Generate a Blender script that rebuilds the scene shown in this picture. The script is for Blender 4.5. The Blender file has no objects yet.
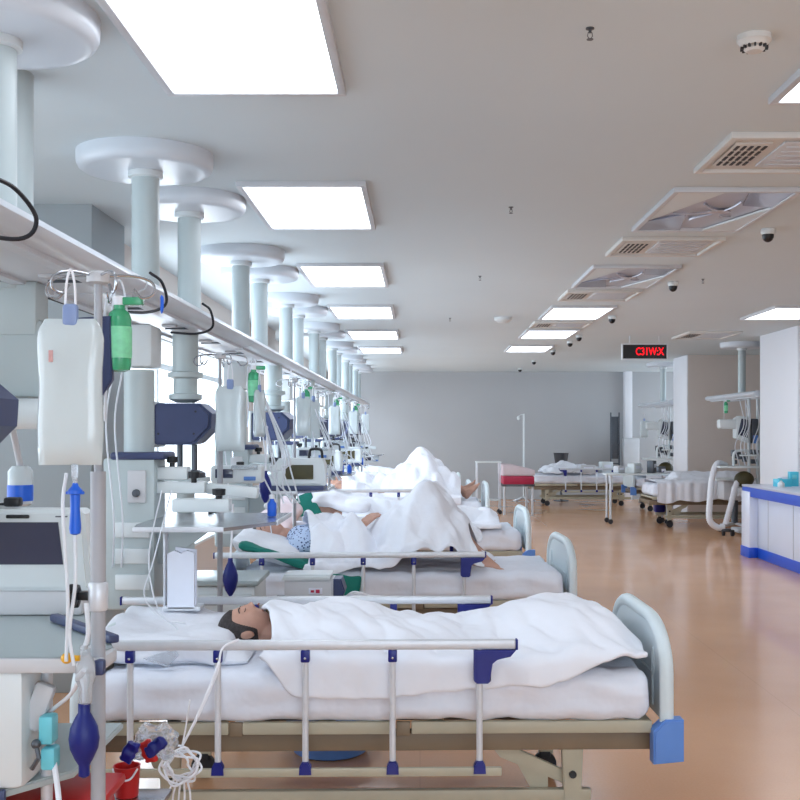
import bpy, bmesh, math, random
from math import sin, cos, pi, radians, exp, sqrt
from mathutils import Vector, Matrix, noise

random.seed(7)
S = bpy.context.scene
C = S.collection

# ------------------------------------------------------------------ camera
cam_d = bpy.data.cameras.new('camera')
cam = bpy.data.objects.new('camera', cam_d)
C.objects.link(cam)
cam.location = (0, 0, 1.5)
cam.rotation_euler = (radians(90), 0, 0)
cam_d.sensor_width = 36
cam_d.lens = 36 * 1100 / 800
cam_d.shift_x = -20 / 800
cam_d.shift_y = 31 / 800
cam_d.clip_start = 0.05
S.camera = cam

# ------------------------------------------------------------------ view and world
S.view_settings.view_transform = 'Standard'
S.view_settings.look = 'None'
S.view_settings.gamma = 1.0
S.view_settings.use_curve_mapping = False
S.view_settings.exposure = 0.12
S.cycles.max_bounces = 8
S.cycles.diffuse_bounces = 5
S.cycles.transparent_max_bounces = 12

W = bpy.data.worlds.new('daylight')
S.world = W
W.use_nodes = True
W.node_tree.nodes['Background'].inputs[0].default_value = (0.80, 0.90, 1.0, 1)
W.node_tree.nodes['Background'].inputs[1].default_value = 2.6


def area_light(name, loc, rot, sx, sy, power, col):
    d = bpy.data.lights.new(name, 'AREA')
    d.shape = 'RECTANGLE'
    d.size, d.size_y = sx, sy
    d.energy = power
    d.color = col
    o = bpy.data.objects.new(name, d)
    o.location = loc
    o.rotation_euler = rot
    C.objects.link(o)
    return o


SKYC = (0.74, 0.87, 1.0)
# daylight standing just outside each window of the left side
area_light('added_light_near', (-3.45, 3.0, 1.65), (0, radians(-90), 0), 1.9, 5.2, 36, SKYC)  # this one stands at the added, out-of-view alcove window
# outside an added, unseen window behind the viewer; fills the near sides
area_light('added_light_back', (2.0, -2.95, 1.65), (radians(90), 0, 0), 6.0, 1.8, 140, SKYC)
area_light('daylight_middle', (-2.35, 10.2, 1.55), (0, radians(-90), 0), 2.0, 5.6, 160, SKYC)
area_light('daylight_far', (-2.35, 19.1, 1.55), (0, radians(-90), 0), 2.0, 9.0, 250, SKYC)
# and outside an added, hidden window of the right-hand bay; brightens the back
area_light('added_light_bay', (7.35, 21.8, 1.6), (0, radians(90), 0), 1.9, 3.8, 75, SKYC)

LAMP_STRENGTH = 5.6


# ------------------------------------------------------------------ materials
def srgb(r, g, b):
    def f(c):
        c /= 255.0
        return c / 12.92 if c <= 0.04045 else ((c + 0.055) / 1.055) ** 2.4
    return (f(r), f(g), f(b), 1)


MATS = {}


def mat(name, col, rough=0.5, metal=0.0, trans=0.0, noise_scale=0, noise_amt=0.0, bump=0.0, bump_scale=60,
        coat=0.0, emit=0.0, alpha=1.0, sss=0.0, ior=1.45, stretch=(1, 1, 1), spec=None):
    m = bpy.data.materials.new(name)
    m.use_nodes = True
    nt = m.node_tree
    b = nt.nodes['Principled BSDF']
    c = srgb(*col)
    b.inputs['Base Color'].default_value = c
    b.inputs['Roughness'].default_value = rough
    b.inputs['Metallic'].default_value = metal
    b.inputs['Transmission Weight'].default_value = trans
    b.inputs['Coat Weight'].default_value = coat
    b.inputs['IOR'].default_value = ior
    b.inputs['Alpha'].default_value = alpha
    if spec is not None:
        b.inputs['Specular IOR Level'].default_value = spec
    if sss:
        b.inputs['Subsurface Weight'].default_value = sss
        b.inputs['Subsurface Radius'].default_value = (0.02, 0.008, 0.004)
    if emit:
        b.inputs['Emission Color'].default_value = c
        b.inputs['Emission Strength'].default_value = emit
    tc = nt.nodes.new('ShaderNodeTexCoord')
    mp = nt.nodes.new('ShaderNodeMapping')
    mp.inputs['Scale'].default_value = stretch
    nt.links.new(tc.outputs['Object'], mp.inputs['Vector'])
    if noise_amt:
        n = nt.nodes.new('ShaderNodeTexNoise')
        n.inputs['Scale'].default_value = noise_scale or 5
        n.inputs['Detail'].default_value = 4
        nt.links.new(mp.outputs[0], n.inputs['Vector'])
        r = nt.nodes.new('ShaderNodeValToRGB')
        lo = [max(0, x * (1 - noise_amt)) for x in c[:3]]
        hi = [min(1, x * (1 + noise_amt)) for x in c[:3]]
        r.color_ramp.elements[0].position = 0.3
        r.color_ramp.elements[1].position = 0.7
        r.color_ramp.elements[0].color = (*lo, 1)
        r.color_ramp.elements[1].color = (*hi, 1)
        nt.links.new(n.outputs['Fac'], r.inputs['Fac'])
        nt.links.new(r.outputs['Color'], b.inputs['Base Color'])
    if bump:
        n = nt.nodes.new('ShaderNodeTexNoise')
        n.inputs['Scale'].default_value = bump_scale
        n.inputs['Detail'].default_value = 3
        nt.links.new(mp.outputs[0], n.inputs['Vector'])
        bp = nt.nodes.new('ShaderNodeBump')
        bp.inputs['Strength'].default_value = bump
        bp.inputs['Distance'].default_value = 0.035 if name in ('linen', 'sheet', 'quilt', 'pillow_cloth') else 0.01
        nt.links.new(n.outputs['Fac'], bp.inputs['Height'])
        nt.links.new(bp.outputs['Normal'], b.inputs['Normal'])
    MATS[name] = m
    return m


M = MATS
mat('ceiling_paint', (203, 213, 217), 0.8, noise_scale=0.6, noise_amt=0.02)
mat('wall_paint', (172, 174, 177), 0.75, noise_scale=1.0, noise_amt=0.02)
mat('wall_beige', (214, 204, 197), 0.75, noise_scale=1.0, noise_amt=0.02)
mat('pillar_paint', (224, 226, 232), 0.6, noise_scale=1.0, noise_amt=0.02)
mat('enamel', (212, 219, 221), 0.3, noise_scale=2, noise_amt=0.015)
mat('wall_grey', (168, 176, 180), 0.75, noise_scale=1.0, noise_amt=0.02)
mat('enamel_green', (180, 192, 194), 0.35, noise_scale=2, noise_amt=0.02)
mat('beam_white', (204, 211, 219), 0.3, noise_scale=2, noise_amt=0.015)
mat('bed_steel', (176, 170, 150), 0.45, noise_scale=8, noise_amt=0.05)
mat('bed_steel_dark', (128, 112, 92), 0.5, noise_scale=8, noise_amt=0.06)
mat('aluminium', (208, 212, 218), 0.38, metal=0.25, noise_scale=30, noise_amt=0.03)
mat('steel', (180, 184, 190), 0.25, metal=0.9, noise_scale=10, noise_amt=0.03)
mat('dark_steel', (90, 95, 102), 0.4, metal=0.6, noise_scale=10, noise_amt=0.05)
mat('blue_plastic', (18, 28, 118), 0.35, noise_scale=8, noise_amt=0.05)
mat('light_blue_plastic', (92, 136, 206), 0.4, noise_scale=8, noise_amt=0.04)
mat('board_plastic', (208, 220, 224), 0.35, noise_scale=4, noise_amt=0.02)
mat('linen', (230, 233, 241), 0.85, bump=0.5, bump_scale=7, noise_scale=9, noise_amt=0.02)
mat('sheet', (222, 226, 236), 0.85, bump=0.55, bump_scale=6, stretch=(1, 1.6, 1), noise_scale=7, noise_amt=0.03)
mat('quilt', (230, 233, 241), 0.9, bump=0.45, bump_scale=5, noise_scale=6, noise_amt=0.02)
mat('pillow_cloth', (228, 231, 238), 0.85, bump=0.4, bump_scale=16, noise_scale=9, noise_amt=0.02)
mat('green_cloth', (24, 116, 104), 0.85, bump=0.4, bump_scale=25, noise_scale=10, noise_amt=0.1)
mat('pink_cloth', (214, 200, 206), 0.85, bump=0.3, bump_scale=25, noise_scale=10, noise_amt=0.03)
mat('navy_plastic', (58, 68, 104), 0.4, noise_scale=8, noise_amt=0.05)
mat('black_plastic', (26, 28, 32), 0.4, noise_scale=8, noise_amt=0.1)
mat('rubber', (42, 42, 46), 0.7, noise_scale=8, noise_amt=0.1)
mat('grey_plastic', (196, 198, 202), 0.45, noise_scale=6, noise_amt=0.03)
mat('screen', (62, 66, 86), 0.15, noise_scale=3, noise_amt=0.1, coat=0.5)
mat('netting', (130, 214, 168), 0.4, noise_scale=60, noise_amt=0.1)
mat('faint_print', (206, 160, 158), 0.5, noise_scale=60, noise_amt=0.1)
mat('clear_bag', (216, 227, 230), 0.22, trans=0.25, noise_scale=5, noise_amt=0.03, coat=0.4)
mat('clear_plastic', (235, 240, 245), 0.12, trans=0.75, noise_scale=5, noise_amt=0.02, ior=1.3)
mat('green_bottle', (78, 184, 134), 0.2, trans=0.3, noise_scale=9, noise_amt=0.06, coat=0.3)
mat('aqua_plastic', (110, 200, 214), 0.35, noise_scale=9, noise_amt=0.05)
mat('bright_blue', (32, 98, 214), 0.35, noise_scale=9, noise_amt=0.05)
mat('bulb_blue', (12, 28, 112), 0.45, noise_scale=9, noise_amt=0.06)
mat('yellow_plastic', (226, 170, 40), 0.4, noise_scale=9, noise_amt=0.05)
mat('red_plastic', (190, 34, 34), 0.4, noise_scale=9, noise_amt=0.08)
mat('red_cover', (176, 40, 74), 0.5, noise_scale=9, noise_amt=0.05)
mat('paper', (222, 226, 238), 0.8, noise_scale=9, noise_amt=0.02)
mat('tube', (226, 231, 238), 0.3, trans=0.2, noise_scale=9, noise_amt=0.02)
mat('white_tube', (232, 234, 240), 0.4, noise_scale=9, noise_amt=0.02)
mat('cable', (30, 32, 40), 0.5, noise_scale=9, noise_amt=0.05)
mat('skin', (186, 144, 126), 0.55, noise_scale=30, noise_amt=0.07, sss=0.12, bump=0.08, bump_scale=200)
mat('skin_pale', (192, 150, 132), 0.55, noise_scale=30, noise_amt=0.07, sss=0.12)
mat('lips', (160, 96, 88), 0.5, noise_scale=30, noise_amt=0.05)
mat('hair', (58, 52, 52), 0.8, noise_scale=90, noise_amt=0.35, bump=0.6, bump_scale=220)
mat('counter_white', (222, 230, 246), 0.3, noise_scale=3, noise_amt=0.015)
mat('counter_top', (196, 198, 212), 0.3, noise_scale=40, noise_amt=0.03)
mat('counter_blue', (30, 86, 208), 0.35, noise_scale=4, noise_amt=0.03)
mat('teal_box', (70, 190, 215), 0.4, noise_scale=6, noise_amt=0.05)
mat('worktop_grey', (158, 170, 172), 0.3, noise_scale=3, noise_amt=0.02)
mat('pole_grey', (164, 166, 172), 0.4, noise_scale=3, noise_amt=0.02)
mat('tab_blue', (128, 148, 190), 0.4, noise_scale=3, noise_amt=0.02)
mat('glass_panel', (150, 154, 172), 0.3, metal=0.4, noise_scale=3, noise_amt=0.10, coat=0.6)
mat('reflector', (190, 192, 204), 0.3, metal=0.5, noise_scale=3, noise_amt=0.05)
mat('vent_white', (206, 204, 200), 0.5, noise_scale=3, noise_amt=0.02)
mat('vent_dark', (60, 60, 62), 0.7, noise_scale=3, noise_amt=0.1)
mat('sign_black', (18, 14, 18), 0.3, noise_scale=3, noise_amt=0.1)
mat('yellowish_dark', (70, 66, 40), 0.5, noise_scale=8, noise_amt=0.2)


def emit_mat(name, col, st):
    m = bpy.data.materials.new(name)
    m.use_nodes = True
    nt = m.node_tree
    nt.nodes.remove(nt.nodes['Principled BSDF'])
    e = nt.nodes.new('ShaderNodeEmission')
    e.inputs[0].default_value = srgb(*col)
    e.inputs[1].default_value = st
    nt.links.new(e.outputs[0], nt.nodes['Material Output'].inputs['Surface'])
    MATS[name] = m


emit_mat('lamp_diffuser', (236, 244, 255), LAMP_STRENGTH)
emit_mat('led_red', (235, 20, 30), 2.2)
emit_mat('led_green', (60, 230, 140), 1.5)


def glass_mat():
    m = bpy.data.materials.new('window_glass')
    m.use_nodes = True
    nt = m.node_tree
    nt.nodes.remove(nt.nodes['Principled BSDF'])
    t = nt.nodes.new('ShaderNodeBsdfTransparent')
    g = nt.nodes.new('ShaderNodeBsdfGlossy')
    g.inputs['Roughness'].default_value = 0.05
    mx = nt.nodes.new('ShaderNodeMixShader')
    mx.inputs[0].default_value = 0.06
    nt.links.new(t.outputs[0], mx.inputs[1])
    nt.links.new(g.outputs[0], mx.inputs[2])
    nt.links.new(mx.outputs[0], nt.nodes['Material Output'].inputs['Surface'])
    MATS['window_glass'] = m


glass_mat()


def floor_mat():
    m = mat('floor_vinyl', (188, 140, 108), 0.22, coat=0.25)
    nt = m.node_tree
    b = nt.nodes['Principled BSDF']
    tc = nt.nodes['Texture Coordinate']
    n1 = nt.nodes.new('ShaderNodeTexNoise'); n1.inputs['Scale'].default_value = 0.8; n1.inputs['Detail'].default_value = 5
    n2 = nt.nodes.new('ShaderNodeTexNoise'); n2.inputs['Scale'].default_value = 90; n2.inputs['Detail'].default_value = 2
    nt.links.new(tc.outputs['Object'], n1.inputs['Vector'])
    nt.links.new(tc.outputs['Object'], n2.inputs['Vector'])
    mx = nt.nodes.new('ShaderNodeMath'); mx.operation = 'ADD'
    ml = nt.nodes.new('ShaderNodeMath'); ml.operation = 'MULTIPLY'; ml.inputs[1].default_value = 0.35
    nt.links.new(n2.outputs['Fac'], ml.inputs[0])
    nt.links.new(n1.outputs['Fac'], mx.inputs[0])
    nt.links.new(ml.outputs[0], mx.inputs[1])
    r = nt.nodes.new('ShaderNodeValToRGB')
    r.color_ramp.elements[0].position = 0.45
    r.color_ramp.elements[1].position = 0.9
    r.color_ramp.elements[0].color = srgb(214, 160, 118)
    r.color_ramp.elements[1].color = srgb(224, 175, 136)
    nt.links.new(mx.outputs[0], r.inputs['Fac'])
    # welded sheet seams
    w = nt.nodes.new('ShaderNodeTexBrick')
    w.offset = 0.0
    w.inputs['Scale'].default_value = 1.0
    w.inputs['Brick Width'].default_value = 2.0
    w.inputs['Row Height'].default_value = 9.0
    w.inputs['Mortar Size'].default_value = 0.003
    w.inputs['Color1'].default_value = (1, 1, 1, 1)
    w.inputs['Color2'].default_value = (1, 1, 1, 1)
    w.inputs['Mortar'].default_value = (0.90, 0.88, 0.87, 1)
    nt.links.new(tc.outputs['Object'], w.inputs['Vector'])
    mm = nt.nodes.new('ShaderNodeMixRGB'); mm.blend_type = 'MULTIPLY'; mm.inputs[0].default_value = 1
    nt.links.new(r.outputs['Color'], mm.inputs[1])
    nt.links.new(w.outputs['Color'], mm.inputs[2])
    nt.links.new(mm.outputs[0], b.inputs['Base Color'])
    rr = nt.nodes.new('ShaderNodeMapRange')
    rr.inputs['To Min'].default_value = 0.16
    rr.inputs['To Max'].default_value = 0.30
    nt.links.new(n1.outputs['Fac'], rr.inputs['Value'])
    nt.links.new(rr.outputs[0], b.inputs['Roughness'])


floor_mat()


def gown_mat():
    m = mat('patterned_gown', (190, 205, 230), 0.85)
    nt = m.node_tree
    b = nt.nodes['Principled BSDF']
    tc = nt.nodes['Texture Coordinate']
    v = nt.nodes.new('ShaderNodeTexVoronoi'); v.inputs['Scale'].default_value = 55
    nt.links.new(tc.outputs['Object'], v.inputs['Vector'])
    r = nt.nodes.new('ShaderNodeValToRGB')
    r.color_ramp.interpolation = 'CONSTANT'
    r.color_ramp.elements[0].color = srgb(44, 62, 120)
    r.color_ramp.elements[1].position = 0.32
    r.color_ramp.elements[1].color = srgb(186, 204, 232)
    nt.links.new(v.outputs['Distance'], r.inputs['Fac'])
    nt.links.new(r.outputs['Color'], b.inputs['Base Color'])


gown_mat()


# ------------------------------------------------------------------ mesh helpers
class MB:
    def __init__(self):
        self.bm = bmesh.new()

    def box(self, c, s, bev=0.0, rot=None, seg=2):
        bm = self.bm
        r = bmesh.ops.create_cube(bm, size=1)
        vs = r['verts']
        for v in vs:
            v.co = Vector((v.co.x * s[0], v.co.y * s[1], v.co.z * s[2]))
        if bev > 0:
            es = list({e for v in vs for e in v.link_edges})
            r2 = bmesh.ops.bevel(bm, geom=es + vs, offset=min(bev, min(s) * 0.49), segments=seg, affect='EDGES', profile=0.5)
            vs = list({v for f in r2['faces'] for v in f.verts} | {v for v in vs if v.is_valid})
            seen, todo = set(vs), list(vs)
            while todo:
                q = todo.pop()
                for e in q.link_edges:
                    o = e.other_vert(q)
                    if o not in seen:
                        seen.add(o); todo.append(o)
            vs = list(seen)
        mtx = Matrix.Translation(c)
        if rot is not None:
            mtx = mtx @ (rot if isinstance(rot, Matrix) else Matrix.Rotation(rot[1], 4, rot[0]))
        for v in vs:
            v.co = mtx @ v.co
        return self

    def ring_tube(self, pts, rads, seg=10, caps=True, flat=1.0):
        bm = self.bm
        pts = [Vector(p) for p in pts]
        n = len(pts)
        t0 = (pts[1] - pts[0]).normalized()
        up = Vector((0, 0, 1)) if abs(t0.z) < 0.9 else Vector((1, 0, 0))
        a = t0.cross(up).normalized()
        rings = []
        for i, p in enumerate(pts):
            if i == 0: t = pts[1] - pts[0]
            elif i == n - 1: t = pts[-1] - pts[-2]
            else: t = pts[i + 1] - pts[i - 1]
            if t.length < 1e-9: t = t0
            t = t.normalized()
            a = (a - t * a.dot(t))
            if a.length < 1e-6:
                a = t.cross(Vector((0.3, 0.5, 0.8)))
            a.normalize()
            b = t.cross(a)
            r = rads[i] if isinstance(rads, (list, tuple)) else rads
            rings.append([bm.verts.new(p + (a * cos(2 * pi * k / seg) + b * sin(2 * pi * k / seg) * flat) * r) for k in range(seg)])
        for i in range(n - 1):
            A, B = rings[i], rings[i + 1]
            for k in range(seg):
                bm.faces.new((A[k], A[(k + 1) % seg], B[(k + 1) % seg], B[k]))
        if caps:
            bm.faces.new(list(reversed(rings[0])))
            bm.faces.new(rings[-1])
        return self

    def tube(self, pts, r, seg=8, smooth=0, caps=True, flat=1.0):
        if smooth:
            pts = spline(pts, smooth)
        return self.ring_tube(pts, r, seg, caps, flat)

    def cyl(self, p0, p1, r0, r1=None, seg=20):
        return self.ring_tube([p0, p1], [r0, r0 if r1 is None else r1], seg)

    def lathe(self, prof, c=(0, 0, 0), seg=28, axis='z'):
        bm = self.bm
        rings = []
        for r, h in prof:
            ring = []
            for k in range(seg):
                a = 2 * pi * k / seg
                x, y, z = r * cos(a), r * sin(a), h
                if axis == 'x': x, y, z = h, r * cos(a), r * sin(a)
                if axis == 'y': x, y, z = r * cos(a), h, r * sin(a)
                ring.append(bm.verts.new((x + c[0], y + c[1], z + c[2])))
            rings.append(ring)
        for i in range(len(rings) - 1):
            A, B = rings[i], rings[i + 1]
            for k in range(seg):
                bm.faces.new((A[k], A[(k + 1) % seg], B[(k + 1) % seg], B[k]))
        bm.faces.new(list(reversed(rings[0])))
        bm.faces.new(rings[-1])
        return self

    def sphere(self, c, r, s=(1, 1, 1), u=14, v=10):
        res = bmesh.ops.create_uvsphere(self.bm, u_segments=u, v_segments=v, radius=r)
        for q in res['verts']:
            q.co = Vector((q.co.x * s[0] + c[0], q.co.y * s[1] + c[1], q.co.z * s[2] + c[2]))
        return self

    def limb(self, p0, p1, r0, r1):
        self.ring_tube([p0, p1], [r0, r1], 14)
        self.sphere(p0, r0); self.sphere(p1, r1)
        return self

    def prism(self, poly, axis, a, b, bev=0.0):
        """poly: 2D outline; extruded along axis between a and b"""
        bm = self.bm
        def P(u, v, w):
            return {'x': (w, u, v), 'y': (u, w, v), 'z': (u, v, w)}[axis]
        A = [bm.verts.new(P(u, v, a)) for u, v in poly]
        B = [bm.verts.new(P(u, v, b)) for u, v in poly]
        n = len(poly)
        fs = [bm.faces.new(list(reversed(A))), bm.faces.new(B)]
        for k in range(n):
            fs.append(bm.faces.new((A[k], A[(k + 1) % n], B[(k + 1) % n], B[k])))
        if bev:
            es = list(set(fs[0].edges) | set(fs[1].edges))
            bmesh.ops.bevel(bm, geom=es, offset=bev, segments=2, affect='EDGES')
        return self

    def xf(self, m):
        bmesh.ops.transform(self.bm, matrix=m, verts=self.bm.verts)
        return self

    def build(self, name, material, parent=None, loc=(0, 0, 0), rot=(0, 0, 0), sharp=38):
        bmesh.ops.recalc_face_normals(self.bm, faces=self.bm.faces)
        me = bpy.data.meshes.new(name)
        self.bm.to_mesh(me)
        self.bm.free()
        me.polygons.foreach_set('use_smooth', [True] * len(me.polygons))
        me.set_sharp_from_angle(angle=radians(sharp))
        me.materials.append(M[material] if isinstance(material, str) else material)
        o = bpy.data.objects.new(name, me)
        C.objects.link(o)
        o.location = loc
        o.rotation_euler = rot
        if parent: o.parent = parent
        return o


def spline(pts, n=6):
    P = [Vector(p) for p in pts]
    if len(P) < 3:
        return P
    Q = [P[0] * 2 - P[1]] + P + [P[-1] * 2 - P[-2]]
    out = []
    for i in range(1, len(Q) - 2):
        p0, p1, p2, p3 = Q[i - 1], Q[i], Q[i + 1], Q[i + 2]
        for k in range(n):
            t = k / n
            out.append(0.5 * ((2 * p1) + (p2 - p0) * t + (2 * p0 - 5 * p1 + 4 * p2 - p3) * t * t + (3 * p1 - p0 - 3 * p2 + p3) * t ** 3))
    out.append(P[-1])
    return out


def tag(o, label, cat, group=None):
    o['label'] = label
    o['category'] = cat
    if group: o['group'] = group
    return o


def thing(name, label, cat, loc=(0, 0, 0), rotz=0.0, group=None):
    o = bpy.data.objects.new(name, None)
    o.empty_display_size = 0.1
    C.objects.link(o)
    o.location = loc
    o.rotation_euler = (0, 0, rotz)
    return tag(o, label, cat, group)


def struct(o):
    o['kind'] = 'structure'
    return o


def copy_tree(o, loc=None, rotz=None, label=None, parent=None, group=None):
    c = o.copy()
    C.objects.link(c)
    if parent: c.parent = parent
    if loc is not None: c.location = loc
    if rotz is not None: c.rotation_euler = (0, 0, rotz)
    if label: c['label'] = label
    if group: c['group'] = group
    for ch in list(o.children):
        copy_tree(ch, parent=c)
    return c


def fbm(x, y, z=0.0):
    return noise.noise(Vector((x, y, z))) + 0.5 * noise.noise(Vector((x * 2.1, y * 2.1, z + 5)))


def smooth(e0, e1, x):
    t = max(0, min(1, (x - e0) / (e1 - e0)))
    return t * t * (3 - 2 * t)


def soft_box(mb, c, s, r, cuts=14, amp=0.0, seed=0, freq=6, rot=None):
    """a box with rounded edges and cloth unevenness"""
    tmp = bmesh.new()
    bmesh.ops.create_cube(tmp, size=2)
    bmesh.ops.subdivide_edges(tmp, edges=tmp.edges, cuts=cuts, use_grid_fill=True)
    h = Vector(s) * 0.5
    for v in tmp.verts:
        p = Vector((v.co.x * h.x, v.co.y * h.y, v.co.z * h.z))
        inn = Vector([max(-(h[i] - r), min(h[i] - r, p[i])) for i in range(3)])
        d = p - inn
        if d.length > 1e-6:
            p = inn + d.normalized() * r
        if amp:
            nrm = d.normalized() if d.length > 1e-6 else Vector((0, 0, 1))
            q = amp * fbm(p.x * freq + seed, p.y * freq, p.z * freq * 2.0)
            p = p + nrm * q
        if rot is not None: p = rot @ p
        v.co = p + Vector(c)
    me = bpy.data.meshes.new('t')
    tmp.to_mesh(me); tmp.free()
    mb.bm.from_mesh(me)
    bpy.data.meshes.remove(me)
    return mb


def pillow_mesh(mb, c, s, seed=0, rot=None, dent=0.0):
    tmp = bmesh.new()
    bmesh.ops.create_cube(tmp, size=2)
    bmesh.ops.subdivide_edges(tmp, edges=tmp.edges, cuts=16, use_grid_fill=True)
    for v in tmp.verts:
        x, y, z = v.co
        k = (max(0, 1 - abs(x) ** 3.2) * max(0, 1 - abs(y) ** 3.2)) ** 0.42
        pinch = 1 - 0.05 * (abs(x * y)) ** 2
        zz = z * (0.1 + 0.9 * k)
        zz -= dent * exp(-((x) ** 2 + (y) ** 2) * 5) * (1 if z > 0 else 0)
        p = Vector((x * s[0] / 2 * pinch * (1 - 0.03 * (1 - y * y)), y * s[1] / 2 * pinch, zz * s[2] / 2))
        p += Vector((0, 0, 1)) * 0.007 * fbm(p.x * 9 + seed, p.y * 9, z)
        if rot is not None: p = rot @ p
        v.co = p + Vector(c)
    me = bpy.data.meshes.new('t')
    tmp.to_mesh(me); tmp.free()
    mb.bm.from_mesh(me)
    bpy.data.meshes.remove(me)
    return mb


def drape(name, x0, x1, near, far, bump, material, parent, seed=0, hw=0.45, thick=0.012, nx=110, ny=80,
          fold=0.012, wrinkle=0.008, lift=0.012, endw=None, loc=(0, 0, 0), rotz=0.0, outset=0.02):
    """a cloth lying over a bed: flat on top, rolling over both long edges; z = 0 is the mattress top"""
    bm = bmesh.new()
    grid = []
    for i in range(nx + 1):
        u = i / nx
        row = []
        ln, lf = near(u), far(u)
        for j in range(ny + 1):
            v = j / ny
            s = -(hw + ln) + (2 * hw + ln + lf) * v
            xx = x0 + (x1 - x0) * u
            if endw: xx += endw(u, v)
            a = abs(s)
            sg = -1 if s < 0 else 1
            w = wrinkle * (fbm(xx * 6 + seed, s * 5, seed) + 0.7 * fbm(xx * 14 + s * 9, s * 4 - xx * 3, seed + 3))
            rg = 1 - abs(noise.noise(Vector((xx * 4.5 + s * 2.2 + seed, s * 3.0 - xx * 1.5, seed * 1.7))))
            w += wrinkle * 1.1 * (rg ** 5)
            if a <= hw:
                y, z = s, bump(xx, s) + w
            else:
                t = a - hw
                ze = bump(xx, sg * hw)
                drop = t + 0.02 * (exp(-t / 0.02) - 1)
                f = fold * min(1, t / 0.12) * (sin(xx * 23 + 2.5 * noise.noise(Vector((xx * 3, seed, 0)))) + 0.6 * sin(xx * 47 + seed))
                y = sg * (hw + outset * (1 - exp(-t / 0.025)) + f)
                z = ze - drop + w * 0.5
            row.append(bm.verts.new((xx, y, z + lift)))
        grid.append(row)
    for i in range(nx):
        for j in range(ny):
            bm.faces.new((grid[i][j], grid[i + 1][j], grid[i + 1][j + 1], grid[i][j + 1]))
    me = bpy.data.meshes.new(name)
    bm.to_mesh(me); bm.free()
    me.polygons.foreach_set('use_smooth', [True] * len(me.polygons))
    me.materials.append(M[material])
    o = bpy.data.objects.new(name, me)
    C.objects.link(o)
    o.location = loc
    o.rotation_euler = (0, 0, rotz)
    if parent: o.parent = parent
    so = o.modifiers.new('thickness', 'SOLIDIFY'); so.thickness = thick; so.offset = 1
    ss = o.modifiers.new('soft', 'SUBSURF'); ss.levels = 1; ss.render_levels = 1
    return o


# ------------------------------------------------------------------ room
XL, XR, YN, YF, ZC = -2.05, 7.0, -2.6, 24.2, 2.8
b = MB(); b.box(((XR - 3.6) / 2, (YF + YN) / 2, -0.06), (XR + 3.6 + 0.4, YF - YN + 0.4, 0.12))
struct(b.build('floor', 'floor_vinyl'))

# ceiling: a slab
b = MB(); b.box(((XR - 3.6) / 2, (YF + YN) / 2, ZC + 0.06), (XR + 3.6 + 0.4, YF - YN + 0.4, 0.12))
struct(b.build('ceiling', 'ceiling_paint'))

b = MB(); b.box(((XR + XL) / 2 - 0.2, YF + 0.08, ZC / 2), (XR - XL + 0.8, 0.16, ZC))
struct(b.build('wall_back', 'wall_paint'))
b = MB(); b.box((4.55, YF - 0.11, ZC / 2), (0.16, 0.22, ZC), 0.004)
struct(b.build('trim_back_pilaster', 'pillar_paint'))
b = MB()
for (x0_, x1_, z0_, z1_) in ((-3.6, -1.0, 0, ZC), (5.0, XR, 0, ZC), (-1.0, 5.0, 0, 0.75), (-1.0, 5.0, 2.55, ZC)):
    b.box(((x0_ + x1_) / 2, YN - 0.08, (z0_ + z1_) / 2), (x1_ - x0_, 0.16, z1_ - z0_))
struct(b.build('wall_front', 'wall_beige'))
b = MB()
for (y0_, y1_, z0_, z1_) in ((YN, 19.9, 0, ZC), (23.7, YF, 0, ZC), (19.9, 23.7, 0, 0.6), (19.9, 23.7, 2.6, ZC)):
    b.box((XR + 0.08, (y0_ + y1_) / 2, (z0_ + z1_) / 2), (0.16, y1_ - y0_, z1_ - z0_))
struct(b.build('wall_right', 'wall_beige'))
# right partition behind the right-hand beds
b = MB(); b.box((5.79, 18.86, ZC / 2), (2.42, 0.14, ZC))
struct(b.build('wall_right_partition', 'wall_beige'))
b = MB(); b.box((5.4, 14.3, ZC / 2), (1.5, 1.5, ZC), 0.006)
struct(b.build('pillar_right_near', 'pillar_paint'))
b = MB(); b.box((4.67, 19.3, ZC / 2), (0.22, 1.0, ZC), 0.004)
struct(b.build('pillar_right_far', 'pillar_paint'))

# left side: window wall with pillars, and an alcove nearer to the viewer
def left_wall():
    b = MB()
    def seg(y0, y1, z0, z1, x=XL, t=0.16):
        b.box((x - t / 2, (y0 + y1) / 2, (z0 + z1) / 2), (t, y1 - y0, z1 - z0))
    seg(7.0, 7.4, 0, ZC); seg(13.0, 14.6, 0, ZC); seg(23.6, YF, 0, ZC)
    for y0, y1 in ((7.4, 13.0), (14.6, 23.6)):
        seg(y0, y1, 0, 0.55); seg(y0, y1, 2.6, ZC)
    struct(b.build('wall_left', 'wall_beige'))
    b = MB()
    t = 0.16; x = -3.2
    def seg2(y0, y1, z0, z1):
        b.box((x - t / 2, (y0 + y1) / 2, (z0 + z1) / 2), (t, y1 - y0, z1 - z0))
    seg2(YN, 0.4, 0, ZC); seg2(5.6, 6.3, 0, ZC); seg2(0.4, 5.6, 0, 0.7); seg2(0.4, 5.6, 2.6, ZC)
    struct(b.build('wall_left_alcove', 'wall_beige'))
left_wall()
b = MB(); b.box((-2.6, 6.65, ZC / 2), (1.44, 0.7, ZC), 0.004)
struct(b.build('pillar_left_near', 'wall_grey'))
b = MB(); b.box((-1.98, 13.9, ZC / 2), (0.2, 0.8, ZC), 0.004)
struct(b.build('pillar_left_far', 'wall_beige'))


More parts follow.
